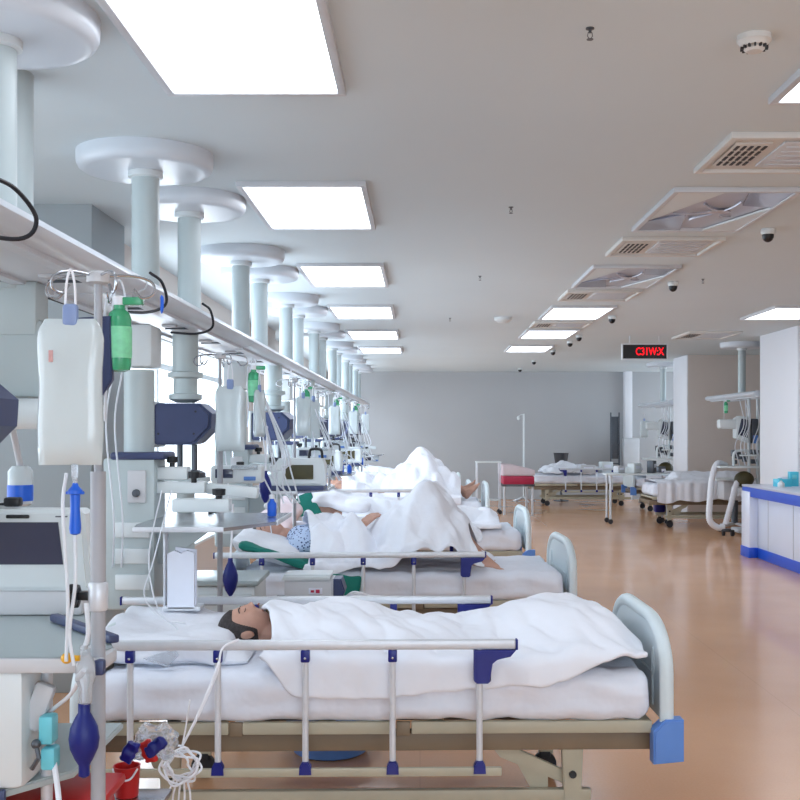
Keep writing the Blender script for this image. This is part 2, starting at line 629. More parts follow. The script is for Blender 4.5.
def window(name, x, y0, y1, z0, z1, n):
    b = MB()
    w = 0.05
    for k in range(n + 1):
        y = y0 + (y1 - y0) * k / n
        b.box((x, min(max(y, y0 + w / 2), y1 - w / 2), (z0 + z1) / 2), (0.07, w, z1 - z0), 0.004)
    for z in (z0 + w / 2, z1 - w / 2, z0 + (z1 - z0) * 0.72):
        b.box((x, (y0 + y1) / 2, z), (0.06, y1 - y0, w), 0.004)
    f = struct(b.build(name, 'enamel'))
    g = MB()
    g.box((x, (y0 + y1) / 2, (z0 + z1) / 2), (0.008, y1 - y0 - 0.02, z1 - z0 - 0.02))
    g.build('pane', 'window_glass', f)
    s = MB(); s.box((x + 0.10, (y0 + y1) / 2, z0 - 0.015), (0.26, y1 - y0, 0.03), 0.006)
    s.build('window_sill', 'enamel', f)


window('window_1', -2.13, 7.4, 13.0, 0.55, 2.6, 4)
window('window_2', -2.13, 14.6, 23.6, 0.55, 2.6, 6)
wf = MB()
for k in range(6): wf.box((-0.975 + 5.95 * k / 5, YN - 0.08, 1.65), (0.05, 0.07, 1.8), 0.004)
for z in (0.775, 2.05, 2.525): wf.box((2.0, YN - 0.08, z), (6.0, 0.06, 0.05), 0.004)
wf = struct(wf.build('window_added_back', 'enamel'))  # unseen window added behind the viewer to let fill light in
b = MB(); b.box((2.0, YN - 0.08, 1.65), (5.98, 0.008, 1.78)); b.build('pane', 'window_glass', wf)
window('window_added_bay', 7.08, 19.9, 23.7, 0.6, 2.6, 3)  # added window hidden by the partition, there to light the back wall
window('window_added_alcove', -3.28, 0.4, 5.6, 0.7, 2.6, 4)  # added alcove window out of view, lets light onto the nearest bed


# ------------------------------------------------------------------ ceiling lights, vents, panels
def ceiling_rect(name, label, cat, x0, x1, y0, y1, kind, group=None):
    cx, cy = (x0 + x1) / 2, (y0 + y1) / 2
    w, l = x1 - x0, y1 - y0
    t = thing(name, label, cat, (cx, cy, ZC), 0, group)
    f = MB(); q = 0.03
    f.box((-w / 2 + q / 2, 0, -0.012), (q, l - 2 * q, 0.03), 0.002)
    f.box((w / 2 - q / 2, 0, -0.012), (q, l - 2 * q, 0.03), 0.002)
    f.box((0, -l / 2 + q / 2, -0.012), (w, q, 0.03), 0.004)
    f.box((0, l / 2 - q / 2, -0.012), (w, q, 0.03), 0.004)
    f.build('frame', 'grey_plastic' if kind != 'vent' else 'vent_white', t)
    if kind == 'lamp':
        d = MB(); d.box((0, 0, -0.008), (w - 2 * q, l - 2 * q, 0.012))
        d.build('diffuser', 'lamp_diffuser', t)
    elif kind == 'dark':
        d = MB(); d.box((0, 0, -0.003), (w - 2 * q, l - 2 * q, 0.006))
        d.build('backing', 'reflector', t)
        # curved mirrored reflectors under a clear cover
        d = MB()
        for k, (a, r) in enumerate(((0.5, 0.30), (1.9, 0.26), (3.0, 0.33), (4.1, 0.24), (5.3, 0.31))):
            px, py = r * cos(a) * w * 0.9, r * sin(a) * l * 0.9
            d.tube([(0.06, -0.02, -0.016), (px * 0.6 + 0.03 * cos(a + 1.5), py * 0.6, -0.020), (px, py, -0.012)], [0.006 + 0.002 * (k % 2)] * 13, 6, smooth=6)
        d.sphere((0.05, -0.02, -0.018), 0.05, (1.4, 1, 0.22))
        d.build('lamp_spider', 'reflector', t)
        d = MB()
        d.prism([(-w / 2 + q, -l / 2 + q), (-w / 2 + q, l * 0.2), (-w * 0.08, -l / 2 + q)], 'z', -0.022, -0.010)
        d.prism([(w / 2 - q, l / 2 - q), (w / 2 - q, -l * 0.1), (w * 0.14, l / 2 - q)], 'z', -0.022, -0.010)
        d.build('reflector_wing', 'enamel', t)
        d = MB()
        d.prism([(-w / 2 + q, l / 2 - q), (-w * 0.06, l / 2 - q), (-w * 0.18, l * 0.05), (-w / 2 + q, l * 0.24)], 'z', -0.018, -0.008)
        d.prism([(w / 2 - q, -l / 2 + q), (w * 0.1, -l / 2 + q), (w * 0.2, -l * 0.16), (w / 2 - q, -l * 0.12)], 'z', -0.018, -0.008)
        d.build('mirror_panel', 'glass_panel', t)
    elif kind == 'vent':
        d = MB(); d.box((0, 0, -0.004), (w - 2 * q, l - 2 * q, 0.012))
        d.build('panel', 'vent_white', t)
        d = MB(); d.box((-w * 0.30, 0, -0.014), (w * 0.24, l * 0.62, 0.012), 0.002)
        d.build('grille', 'vent_white', t)
        g = MB()
        for i in range(5):
            for j in range(4):
                g.box((-w * 0.30 + (i - 2) * w * 0.045, (j - 1.5) * l * 0.14, -0.021), (w * 0.02, l * 0.10, 0.006))
        g.build('grille_slots', 'vent_dark', t)
        g = MB(); g.box((w * 0.15, 0, -0.014), (w * 0.52, l * 0.66, 0.012), 0.003)
        for j in range(5):
            g.box((w * 0.15, (j - 2) * l * 0.12, -0.022), (w * 0.44, l * 0.02, 0.006))
        g.build('louvre', 'grey_plastic', t)
    return t


ords = ['nearest', 'second', 'third', 'fourth', 'fifth', 'sixth']
for k in range(6):
    y1 = 4.19 + 2.79 * k
    ceiling_rect('ceiling_light', 'bright white ceiling light, %s in the row beside the round column caps' % ords[k],
                 'ceiling light', -0.96, -0.28, y1 - 1.26, y1, 'lamp', 'ceiling lights in the left row')
y = 4.30
ceiling_rect('ceiling_light', 'lit ceiling light cut off by the right edge, above the nearest air vent', 'ceiling light', 1.36, 2.04, y - 1.26, y, 'lamp', 'ceiling lights in the middle row')
for k, nm in ((0, 'nearest fully lit one beyond the unlit panels'), (1, 'middle one of the three small ones'), (2, 'farthest one')):
    y1 = 12.65 + 2.6 * k
    ceiling_rect('ceiling_light', 'lit ceiling light in the middle row, %s' % nm, 'ceiling light', 1.36, 2.04, y1 - 1.26, y1, 'lamp', 'ceiling lights in the middle row')
ceiling_rect('unlit_ceiling_light', 'large unlit ceiling light with mirrored reflectors showing, nearer of the two', 'ceiling light', 1.355, 2.045, 5.86, 7.05, 'dark', 'unlit ceiling lights')
ceiling_rect('unlit_ceiling_light', 'smaller looking unlit ceiling light with grey reflectors, between two air vents', 'ceiling light', 1.355, 2.045, 8.6, 9.85, 'dark', 'unlit ceiling lights')
for (y0, y1), nm in zip(((4.78, 5.45), (7.36, 8.05), (10.1, 10.82), (13.0, 13.65)),
                        ('nearest, with dark slots, cut by the right edge', 'between the two unlit ceiling lights', 'just before the lit ceiling lights begin', 'small, between the lit ceiling lights')):
    ceiling_rect('air_vent', 'off-white rectangular ceiling air vent, ' + nm, 'air vent', 1.355, 2.045, y0, y1, 'vent', 'air vents in the middle row')
ceiling_rect('ceiling_light', 'lit ceiling light at the right edge above the white pillar', 'ceiling light', 3.68, 4.36, 11.4, 12.65, 'lamp', 'ceiling lights in the right row')
ceiling_rect('air_vent', 'faint white ceiling vent panel above the red digit sign on the right', 'air vent', 3.5, 4.2, 14.3, 15.3, 'vent')
# unseen lights added to the right row, outside the frame, to light the ward
for k in range(4):
    y1 = 12.65 - 2.79 * (k + 1)
    ceiling_rect('ceiling_light', 'added ceiling light of the right row outside the frame, %s back from the pillar' % ords[k], 'ceiling light', 3.68, 4.36, y1 - 1.26, y1, 'lamp', 'added right row lights outside the frame')
for k in range(2):  # unseen pair added behind the viewer for the light it gives
    y1 = 4.19 - 2.79 * (k + 1)
    ceiling_rect('ceiling_light', 'added ceiling light of the left row, %s behind the viewer' % ('just', 'far')[k], 'ceiling light', -0.96, -0.28, y1 - 1.26, y1, 'lamp', 'added left row lights behind the viewer')


def dome(x, y, label, r=0.06):
    t = thing('dome_camera', label, 'security camera', (x, y, ZC), 0, 'dome cameras along the ceiling')
    r = 0.045; t.scale = (1, 1, 0.8)
    b = MB(); b.lathe([(r * 0.9, 0), (r, -0.01), (r, -0.035), (r * 0.85, -0.045)])
    b.build('housing', 'enamel', t)
    b = MB(); b.lathe([(r * 0.84, -0.044), (r * 0.8, -0.07), (r * 0.6, -0.092), (r * 0.3, -0.104), (0.004, -0.107)])
    b.build('dome', 'black_plastic', t)


for (px, py), nm in zip(((768, 229), (673, 282), (612, 316), (579, 335), (570, 341), (553, 350), (534, 360), (520, 368)),
                        ('nearest and largest, right of the unlit light panel', 'second nearest, between the air vent and the right lamp', 'third nearest, above the red digit sign',
                         'fourth from the viewer, right one of the close pair', 'fifth from the viewer, left one of the close pair', 'sixth from the viewer, below the small lights', 'seventh from the viewer', 'farthest, near the back wall')):
    Y = 1430 / (431 - py)
    dome((px - 420) * Y / 1100, Y, 'small black ceiling dome camera, ' + nm)

# smoke detector
t = thing('smoke_detector', 'round white smoke detector on the ceiling at the upper right', 'smoke detector', (1.10, 3.62, ZC))
b = MB(); b.lathe([(0.055, 0), (0.056, -0.018), (0.048, -0.024), (0.044, -0.036)]); b.build('base', 'vent_white', t)
b = MB()
for k in range(14):
    a = 2 * pi * k / 14
    b.box((0.040 * cos(a), 0.040 * sin(a), -0.040), (0.010, 0.006, 0.010), rot=('Z', a))
b.build('slots', 'vent_dark', t)
b = MB(); b.lathe([(0.034, -0.036), (0.034, -0.044), (0.026, -0.052), (0.006, -0.054)]); b.build('cap', 'vent_white', t)
t = thing('smoke_detector', 'small white ceiling detector left of the row of lit lights', 'smoke detector', (0.95, 12.6, ZC))
b = MB(); b.lathe([(0.10, 0), (0.10, -0.03), (0.06, -0.06), (0.01, -0.065)]); b.build('base', 'enamel', t)


def sprinkler(px, py, label):
    Y = 1430 / (431 - py)
    t = thing('sprinkler', label, 'sprinkler', ((px - 420) * Y / 1100, Y, ZC), 0, 'ceiling sprinklers')
    b = MB(); b.lathe([(0.014, 0), (0.014, -0.004), (0.005, -0.006), (0.005, -0.016)], seg=14)
    b.tube([(0.006, 0, -0.014), (0.008, 0, -0.026), (0.002, 0, -0.036)], 0.0015, 6)
    b.tube([(-0.006, 0, -0.014), (-0.008, 0, -0.026), (-0.002, 0, -0.036)], 0.0015, 6)
    b.build('body', 'dark_steel', t)
    b = MB(); b.lathe([(0.011, -0.036), (0.011, -0.038)], seg=14); b.build('deflector', 'dark_steel', t)


for (px, py), nm in zip(((590, 28), (511, 207), (480, 276), (703, 279), (450, 318)),
                        ('nearest, top middle of the picture', 'in the middle of the ceiling left of the unlit panel', 'small, between the two rows of lights',
                         'near the second vent', 'tiny, beside the third left light')):
    sprinkler(px, py, 'small metal ceiling sprinkler, ' + nm)

# LED sign
t = thing('digital_sign', 'black hanging display with red glowing characters in a silver frame', 'sign', (3.06, 15.0, 2.58))
b = MB()
w, h = 0.61, 0.205
for z in (-h / 2, h / 2): b.box((0, 0, z), (w + 0.02, 0.07, 0.016), 0.003)
for x in (-w / 2, w / 2): b.box((x, 0, 0), (0.016, 0.07, h), 0.003)
b.build('frame', 'aluminium', t)
b = MB(); b.box((0, 0, 0), (w - 0.01, 0.05, h - 0.01)); b.build('screen', 'sign_black', t)
b = MB()
for x in (-0.2, 0.2): b.cyl((x, 0, h / 2), (x, 0, ZC - 2.58), 0.006, seg=8)
b.build('hanger', 'aluminium', t)
cu = bpy.data.curves.new('digits', 'FONT')
cu.body = 'C31W:X'; cu.size = 0.145; cu.extrude = 0.002; cu.offset = 0.002
o = bpy.data.objects.new('digits', cu); C.objects.link(o); o.parent = t
o.rotation_euler = (pi / 2, 0, 0); o.location = (-0.125, -0.028, -0.045); o.scale = (0.72, 1, 1)
cu.materials.append(M['led_red'])
bpy.context.view_layer.update()
me = bpy.data.meshes.new_from_object(o.evaluated_get(bpy.context.evaluated_depsgraph_get()))
me.name = 'digits'
om = bpy.data.objects.new('digits', me); C.objects.link(om); om.parent = t
om.rotation_euler = o.rotation_euler; om.location = o.location; om.scale = o.scale
bpy.data.objects.remove(o)


# ------------------------------------------------------------------ bridge beam on ceiling columns
BX = -1.29


def column(t, x, y, z0=2.06, r=0.064, cap_r=0.315):
    b = MB(); b.cyl((x, y, z0), (x, y, ZC - 0.07), r, seg=28); b.build('column', 'enamel_green', t)
    b = MB(); b.lathe([(r + 0.004, ZC - 0.115), (r + 0.016, ZC - 0.11), (r + 0.016, ZC - 0.085), (r + 0.006, ZC - 0.07)], (x, y, 0)); b.build('collar', 'enamel', t)
    b = MB(); b.lathe([(cap_r * 0.84, ZC - 0.084), (cap_r * 0.92, ZC - 0.082), (cap_r * 0.97, ZC - 0.072), (cap_r * 0.995, ZC - 0.055), (cap_r, ZC - 0.035), (cap_r, ZC)], (x, y, 0), seg=48)
    b.build('ceiling_cap', 'beam_white', t)


def beam(t, x, y0, y1, zb=2.0, flip=1):
    prof = [(-0.20, 0.0), (0.185, 0.005), (0.215, 0.02), (0.225, 0.04), (0.215, 0.062), (0.185, 0.078), (-0.14, 0.095), (-0.20, 0.07)]
    b = MB(); b.prism([(x + flip * u, zb + v) for u, v in prof], 'y', y0, y1, 0.004)
    b.build('beam', 'beam_white', t)
    b = MB()
    b.prism([(x + flip * u, zb + v) for u, v in ((0.10, -0.012), (0.15, -0.012), (0.15, 0.006), (0.10, 0.006))], 'y', y0 + 0.05, y1 - 0.05)
    b.prism([(x + flip * u, zb + v) for u, v in ((-0.17, -0.012), (-0.12, -0.012), (-0.12, 0.006), (-0.17, 0.006))], 'y', y0 + 0.05, y1 - 0.05)
    b.build('track', 'aluminium', t)
    b = MB(); 
    b.tube([(x + flip * -0.205, y0 + 0.02, zb + 0.004), (x + flip * -0.207, y1 - 0.02, zb + 0.004)], 0.009, 8)
    b.build('edge_seal', 'cable', t)
    yy = y0 + 0.35
    while yy < y1 - 0.3:
        b = MB(); b.box((x + flip * 0.02, yy, zb - 0.003), (0.07, 0.05, 0.012), 0.002); b.build('socket', 'grey_plastic', t)
        b = MB(); b.box((x + flip * 0.04, yy + 0.12, zb - 0.004), (0.14, 0.006, 0.010)); b.build('cable_slot', 'dark_steel', t)
        yy += 0.93


pairs = [(2.4, 3.42), (5.17, 6.15), (7.92, 8.85), (10.6, 11.6), (13.4, 14.4), (16.2, 17.2), (19.0, 20.0), (21.8, 22.8)]
nth = ['nearest, its columns cut by the left edge', 'second from the viewer, above the nearest bed', 'third from the viewer', 'fourth from the viewer', 'fifth from the viewer', 'sixth from the viewer', 'seventh from the viewer', 'farthest, by the back wall']
for k, (ya, yb) in enumerate(pairs):
    t = thing('ceiling_bridge', 'pale ceiling-hung supply bridge, ' + nth[k], 'supply bridge', (0, 0, 0), 0, 'supply bridges along the left')
    t.location = (BX, (ya + yb) / 2, 2.0)
    # the parts are built about the beam's middle
    sub = []
    y0, y1 = ya - 0.83, min(yb + 0.83, 23.6)
    if k: y0 = (pairs[k - 1][1] + ya) / 2
    if k < 7: y1 = (yb + pairs[k + 1][0]) / 2
    before = set(C.objects)
    for yy in (ya, yb): column(t, BX + (-0.03 if k == 0 else 0.0), yy)
    beam(t, BX, y0 + 0.004, y1 - 0.004, 2.035)
    for o in set(C.objects) - before:
        o.location = (-t.location.x, -t.location.y, -t.location.z)

# loose black cables on the beam
for (pts, nm) in (([(-1.00, 2.45, 2.10), (-0.96, 2.55, 2.085), (-0.93, 2.62, 2.02), (-0.97, 2.60, 1.965), (-1.12, 2.50, 1.975), (-1.25, 2.45, 1.985)], 'black cable looping round the near end of the beam at the left edge'),
                  ([(-0.99, 4.3, 2.09), (-0.96, 4.38, 2.06), (-0.955, 4.42, 1.98), (-1.05, 4.5, 1.955), (-1.2, 4.6, 1.97)], 'black cable hooked over the beam above the nearest bed'),
                  ([(-0.99, 5.35, 2.09), (-0.96, 5.40, 2.06), (-0.955, 5.42, 1.98), (-1.05, 5.5, 1.955), (-1.2, 5.6, 1.97)], 'black cable wrapped round the beam near the second pair of columns')):
    b = MB(); b.tube(pts, 0.006, 8, smooth=8)
    tag(b.build('cable', 'cable', loc=(-0.078, 0.05 if 'near end' not in nm else 0.27, 0.036)), nm, 'cable')


# ------------------------------------------------------------------ equipment under the beam
def knob(b, c, r=0.02, h=0.03):
    b.lathe([(r * 0.5, 0), (r * 0.5, h * 0.4), (r, h * 0.45), (r * 1.05, h), (r * 0.4, h * 1.05)], c, seg=10)


def make_drop(label):
    """equipment column hanging under the beam: origin on the beam's underside"""
    t = thing('equipment_column', label, 'equipment column', (0, 0, 0), 0, 'equipment columns under the bridges')
    b = MB(); b.box((0, 0, -0.13), (0.17, 0.20, 0.20), 0.02); b.build('mounting_block', 'enamel', t)
    b = MB(); b.cyl((0.0, 0, -0.24), (0.0, 0, -0.64), 0.07, seg=28); b.build('sleeve', 'enamel_green', t)
    b = MB(); b.box((0.02, 0.0, -0.64), (0.25, 0.24, 0.035), 0.012); b.build('top_cap', 'navy_plastic', t)
    bx = MB(); bx.box((-0.02, 0, -1.00), (0.24, 0.22, 0.70), 0.015); sb = bx.build('service_box', 'enamel_green', t)
    q = MB(); q.box((0.02, -0.118, -0.78), (0.085, 0.02, 0.15), 0.006); so = q.build('gas_socket', 'grey_plastic', t)
    q = MB(); q.lathe([(0.018, 0.0), (0.018, -0.012), (0.012, -0.014)], (0.02, -0.128, -0.81), axis='y', seg=18); q.build('socket_ring', 'dark_steel', so)
    q = MB()
    for z in (-0.98, -1.10, -1.22): q.box((0.0, -0.115, z), (0.16, 0.014, 0.07), 0.004)
    q.build('socket_strip', 'enamel', t)
    # arms
    q = MB(); q.box((0.16, -0.02, -0.722), (0.16, 0.08, 0.06), 0.008); q.box((0.20, -0.02, -0.788), (0.24, 0.09, 0.055), 0.006)
    q.box((0.32, -0.12, -0.865), (0.26, 0.09, 0.06), 0.006)
    q.box((0.44, 0.0, -0.805), (0.24, 0.07, 0.05), 0.006, rot=('Y', 0.10)); q.build('arm', 'enamel', t)
    q = MB(); knob(q, (0.16, -0.02, -0.695), 0.026, 0.05); knob(q, (0.27, -0.06, -0.765), 0.026, 0.05); knob(q, (0.40, -0.14, -0.84), 0.03, 0.05)
    q.build('clamp_knob', 'black_plastic', t)
    # tray
    q = MB(); q.prism([(0.12, -0.58), (0.50, -0.58), (0.68, -0.25), (0.68, 0.28), (0.09, 0.28), (0.09, -0.40)], 'z', -0.945, -0.93, 0.003)
    q.build('tray', 'steel', t)
    q = MB(); q.box((0.31, -0.58, -0.937), (0.38, 0.010, 0.022), 0.003); q.box((0.68, 0.015, -0.937), (0.010, 0.53, 0.022), 0.003); q.build('tray_rim', 'aluminium', t)
    q = MB(); q.prism([(0.08, -0.947), (0.40, -0.947), (0.14, -1.14), (0.08, -1.14)], 'y', -0.06, -0.03, 0.003); q.build('bracket', 'enamel_green', t)
    # gas hoses
    q = MB()
    for k, dx in enumerate((-0.09, -0.05)):
        q.tube([(dx, -0.11, -0.25), (dx - 0.02, -0.16, -0.5), (dx + 0.02, -0.18, -0.9), (dx, -0.12, -1.15)], 0.0045, 6, smooth=6)
    q.build('hose', 'tube', t)
    return t


def make_monitor(label):
    """patient monitor on a swivel under the second column, origin on the beam's underside"""
    t = thing('patient_monitor', label, 'monitor', (0, 0, 0), 0, 'navy monitors under the bridges')
    b = MB(); b.lathe([(0.07, 0.045), (0.07, -0.16), (0.095, -0.165), (0.095, -0.19), (0.065, -0.20), (0.065, -0.28), (0.09, -0.285), (0.09, -0.31), (0.05, -0.33)], seg=28)
    b.build('swivel', 'enamel_green', t)
    b = MB()
    b.prism([(-0.15, -0.55), (-0.15, -0.35), (-0.13, -0.335), (0.10, -0.335), (0.165, -0.39), (0.16, -0.47), (0.08, -0.55), (0.05, -0.56), (-0.13, -0.56)], 'y', -0.12, 0.16, 0.015)
    b.build('housing', 'navy_plastic', t)
    b = MB(); b.box((-0.16, 0.02, -0.45), (0.025, 0.30, 0.25), 0.01); b.build('bezel', 'enamel', t)
    b = MB(); b.box((-0.174, 0.02, -0.45), (0.004, 0.25, 0.19), 0.001); b.build('screen', 'screen', t)
    b = MB()
    for p in ((0.08, -0.38), (0.07, -0.50), (-0.12, -0.50)): b.lathe([(0.006, 0.0), (0.006, -0.004)], (p[0], -0.12, p[1]), axis='y', seg=10)
    b.build('screw', 'black_plastic', t)
    b = MB(); b.cyl((-0.03, 0, -0.56), (-0.03, 0, -0.70), 0.016); b.cyl((0.05, 0, -0.56), (0.05, 0, -0.70), 0.016)
    b.lathe([(0.09, -0.74), (0.09, -0.715), (0.06, -0.70), (0.03, -0.70)], (0.02, 0, 0)); b.build('stand', 'dark_steel', t)
    b = MB(); b.box((-0.02, 0, -0.755), (0.26, 0.3, 0.03), 0.008); b.cyl((-0.02, 0.1, -0.77), (-0.02, 0.1, -1.5), 0.05, seg=20); b.build('mount_post', 'enamel_green', t)
    return t


drop0 = make_drop('pale green equipment column with arms and steel tray at the head of the nearest bed')
drop0.location = (BX - 0.03, 5.17, 2.025)
mon0 = make_monitor('large navy-backed monitor hanging at the head of the nearest bed, second from the left')
mon0.location = (BX, 6.05, 1.985)
nm2 = ['third', 'fourth', 'fifth', 'sixth', 'seventh']
for k, (ya, yb) in enumerate(pairs[2:7]):
    copy_tree(drop0, (BX - 0.03, ya, 2.025), 0, 'pale equipment column with arms and tray, %s bridge from the viewer' % nm2[k])
    copy_tree(mon0, (BX + 0.11, yb, 1.985), radians(-8 - 6 * k), 'small navy-backed monitor under the %s bridge from the viewer' % nm2[k])
copy_tree(mon0, (BX - 0.095, 3.2, 1.985), 0, 'navy-backed monitor cut off by the left edge beside the large clear bag')
# white rounded arm behind the large bag
t = thing('support_arm', 'white rounded horizontal support arm behind the large clear bag at the left edge', 'support arm', (-1.5, 3.9, 1.56))
b = MB(); b.tube([(-0.6, 0, 0), (0.3, 0, 0), (0.36, 0, -0.02)], 0.055, 18); b.build('arm', 'enamel', t)
b = MB(); b.box((-0.1, 0.1, 0.20), (0.5, 0.12, 0.28), 0.02); b.box((-0.02, 0.1, 0.38), (0.3, 0.14, 0.2), 0.02); b.cyl((0.0, 0.1, 0.45), (0.0, 0.1, 1.24), 0.09); b.build('joint', 'enamel_green', t)
b = MB(); b.cyl((0.22, -0.03, 0.05), (0.22, -0.03, 0.10), 0.006); b.sphere((0.22, -0.03, 0.07), 0.014); b.build('pin', 'dark_steel', t)


# IV stands with hooked tops
def make_iv(label, r=0.0185, h=1.88):
    t = thing('iv_stand', label, 'IV stand', (0, 0, 0), 0, 'IV stands beside the beds')
    b = MB(); b.cyl((0, 0, 0.12), (0, 0, 1.10), r * 0.95, seg=20); b.cyl((0, 0, 1.08), (0, 0, h * 0.745), r, seg=20); b.cyl((0, 0, h * 0.74), (0, 0, h), r * 0.55, seg=16)
    b.build('pole', 'pole_grey', t)
    b = MB(); b.lathe([(r * 1.15, 1.06), (r * 1.3, 1.065), (r * 1.3, 1.125), (r * 1.1, 1.13)]); b.build('collar', 'aluminium', t)
    b = MB(); b.box((-r * 1.9, 0, 1.095), (0.03, 0.02, 0.02), 0.003)
    for k in range(4):
        a = k * pi / 2 + 0.6
        b.box((-r * 3.2, 0.018 * cos(a), 1.095 + 0.018 * sin(a)), (0.022, 0.026, 0.026), 0.006, rot=('X', a))
    b.build('clamp_knob', 'black_plastic', t)
    b = MB(); b.lathe([(0.012, h - 0.02), (0.028, h - 0.016), (0.028, h + 0.005), (0.014, h + 0.012)]); b.build('hook_hub', 'grey_plastic', t)
    for a in (0.15, 1.6, 3.0, 4.1, 5.3):
        b = MB()
        ca, sa = cos(a), sin(a)
        b.tube([(0.015 * ca, 0.015 * sa, h), (0.08 * ca, 0.08 * sa, h + 0.002), (0.128 * ca, 0.128 * sa, h - 0.012), (0.132 * ca, 0.132 * sa, h - 0.042), (0.105 * ca, 0.105 * sa, h - 0.052), (0.085 * ca, 0.085 * sa, h - 0.03)], 0.0035, 7, smooth=6)
        b.build('hook', 'steel', t)
    for k in range(5):
        a = k * 2 * pi / 5 + 0.3
        b = MB(); b.tube([(0.02 * cos(a), 0.02 * sin(a), 0.14), (0.15 * cos(a), 0.15 * sin(a), 0.11), (0.26 * cos(a), 0.26 * sin(a), 0.085)], 0.013, 8)
        lg = b.build('leg', 'aluminium', t)
        b = MB(); b.lathe([(0.035, -0.011), (0.035, 0.011)], (0.26 * cos(a), 0.26 * sin(a), 0.036), axis='y', seg=16); b.box((0.26 * cos(a), 0.26 * sin(a), 0.07), (0.02, 0.03, 0.03), 0.003)
        b.build('castor', 'rubber', lg)
    return t


iv0 = make_iv('thick grey IV stand in the left foreground holding the large clear bag')
iv0.location = (-0.79, 2.70, 0)
ivs = [(-1.0, 5.5, 'thin white IV stand at the head of the nearest bed, behind its rails'), (-0.93, 8.15, 'IV stand at the head of the third bed'),
       (-0.9, 10.9, 'distant IV stand at the head of the fourth bed'), (-0.88, 13.6, 'distant IV stand near the fifth bed'), (-0.86, 16.2, 'distant IV stand near the sixth bed')]
ivb = make_iv(ivs[0][2], 0.0145)
ivb.location = (ivs[0][0], ivs[0][1], 0)
for x, y, l in ivs[1:]: copy_tree(ivb, (x, y, 0), 0.4, l)


def make_bag(label, w=0.152, h=0.345, cloudy='clear_bag', cat='IV bag', grp='IV bags along the beds', capm='tab_blue'):
    """origin at hanging point"""
    t = thing('iv_bag', label, cat, (0, 0, 0), 0, grp)
    tmp = bmesh.new()
    bmesh.ops.create_cube(tmp, size=2)
    bmesh.ops.subdivide_edges(tmp, edges=tmp.edges, cuts=14, use_grid_fill=True)
    for v in tmp.verts:
        x, y, z = v.co
        k = (max(0, 1 - abs(x) ** 4) * max(0, 1 - abs(z) ** 4)) ** 0.5
        full = 0.55 + 0.45 * (1 - z) / 2
        top = 1 - 0.22 * smooth(0.80, 1.0, z)
        v.co = Vector((x * w / 2 * top * (1 - 0.03 * sin(z * 5 + 1)), y * (0.003 + 0.026 * k * full) + 0.002 * fbm(x * 2, z * 1.5), z * h / 2 - h / 2 - 0.12))
    b = MB(); me = bpy.data.meshes.new('t'); tmp.to_mesh(me); tmp.free(); b.bm.from_mesh(me); bpy.data.meshes.remove(me)
    b.build('bag', cloudy, t)
    b = MB(); b.box((0.0, 0, -0.112), (w * 0.24, 0.02, 0.055), 0.008); b.build('hanger_tab', capm, t)
    b = MB(); b.tube([(-0.012, 0, -0.10), (-0.010, 0, -0.04), (0, 0, -0.002), (0.010, 0, -0.04), (0.012, 0, -0.10)], 0.003, 6, smooth=5); b.build('hanging_loop', 'white_tube', t)
    b = MB(); b.cyl((0.01, 0, -0.118 - h), (0.01, 0, -0.15 - h), 0.008, seg=10); b.build('port', 'clear_plastic', t)
    b = MB(); b.box((-w * 0.25, -0.026, -0.12 - h * 0.26), (0.010, 0.004, 0.028), 0.001); b.build('print_mark', 'faint_print', t)
    return t


bag0 = make_bag('large milky clear infusion bag on the foreground IV stand')
bag0.location = (-0.826, 2.60, 1.885)
bag1 = make_bag('pale narrow infusion bag on the thin IV stand beside the second monitor', 0.145, 0.32, grp='IV bags along the beds')
bag1.location = (-0.935, 5.42, 1.84)
for c_ in [c for c in bag1.children if c.name.startswith('print_mark')]: bpy.data.objects.remove(c_)
sb_ = copy_tree(bag1, (-0.82, 5.62, 1.80), 0.7, 'slack clear infusion bag under the green bottle by the second monitor')
sb_.scale = (0.42, 1, 0.75)
for (x, y, z, r, l) in ((-0.86, 8.1, 1.86, 0.2, 'clear infusion bag on the IV stand of the third bed, left one'), (-0.80, 8.25, 1.84, 0.6, 'clear infusion bag on the IV stand of the third bed, right one'),
                        (-0.84, 10.85, 1.86, 0.1, 'distant clear infusion bag at the fourth bed'), (-0.82, 13.55, 1.86, 0.1, 'distant clear infusion bag at the fifth bed'),
                        (-0.80, 16.15, 1.86, 0.1, 'distant clear infusion bag at the sixth bed')):
    copy_tree(bag1, (x, y, z), r, l).scale = (0.75, 1, 0.9)


def make_bottle(label):
    t = thing('infusion_bottle', label, 'bottle', (0, 0, 0), 0, 'green-netted infusion bottles')
    b = MB(); b.lathe([(0.012, -0.235), (0.026, -0.23), (0.030, -0.215), (0.030, -0.10), (0.026, -0.085), (0.014, -0.075), (0.014, -0.06)], seg=22); b.build('bottle', 'green_bottle', t)
    b = MB(); b.lathe([(0.017, -0.065), (0.018, -0.045), (0.012, -0.042)], seg=16); b.build('cap', 'white_tube', t)
    b = MB(); b.box((0.035, 0, -0.055), (0.05, 0.03, 0.02), 0.004); b.build('clip', 'green_bottle', t)
    b = MB(); b.tube([(-0.02, 0, -0.09), (-0.012, 0, -0.03), (0, 0, 0), (0.012, 0, -0.03), (0.02, 0, -0.09)], 0.0025, 6, smooth=5)
    b.tube([(-0.03, -0.01, -0.05), (-0.036, -0.02, -0.15), (-0.03, -0.02, -0.26), (-0.034, -0.01, -0.36)], 0.004, 6, smooth=5); b.build('drip_line', 'tube', t)
    b = MB(); b.lathe([(0.031, -0.20), (0.0315, -0.19), (0.0315, -0.13), (0.031, -0.12)], seg=22); b.build('netting', 'netting', t)
    return t


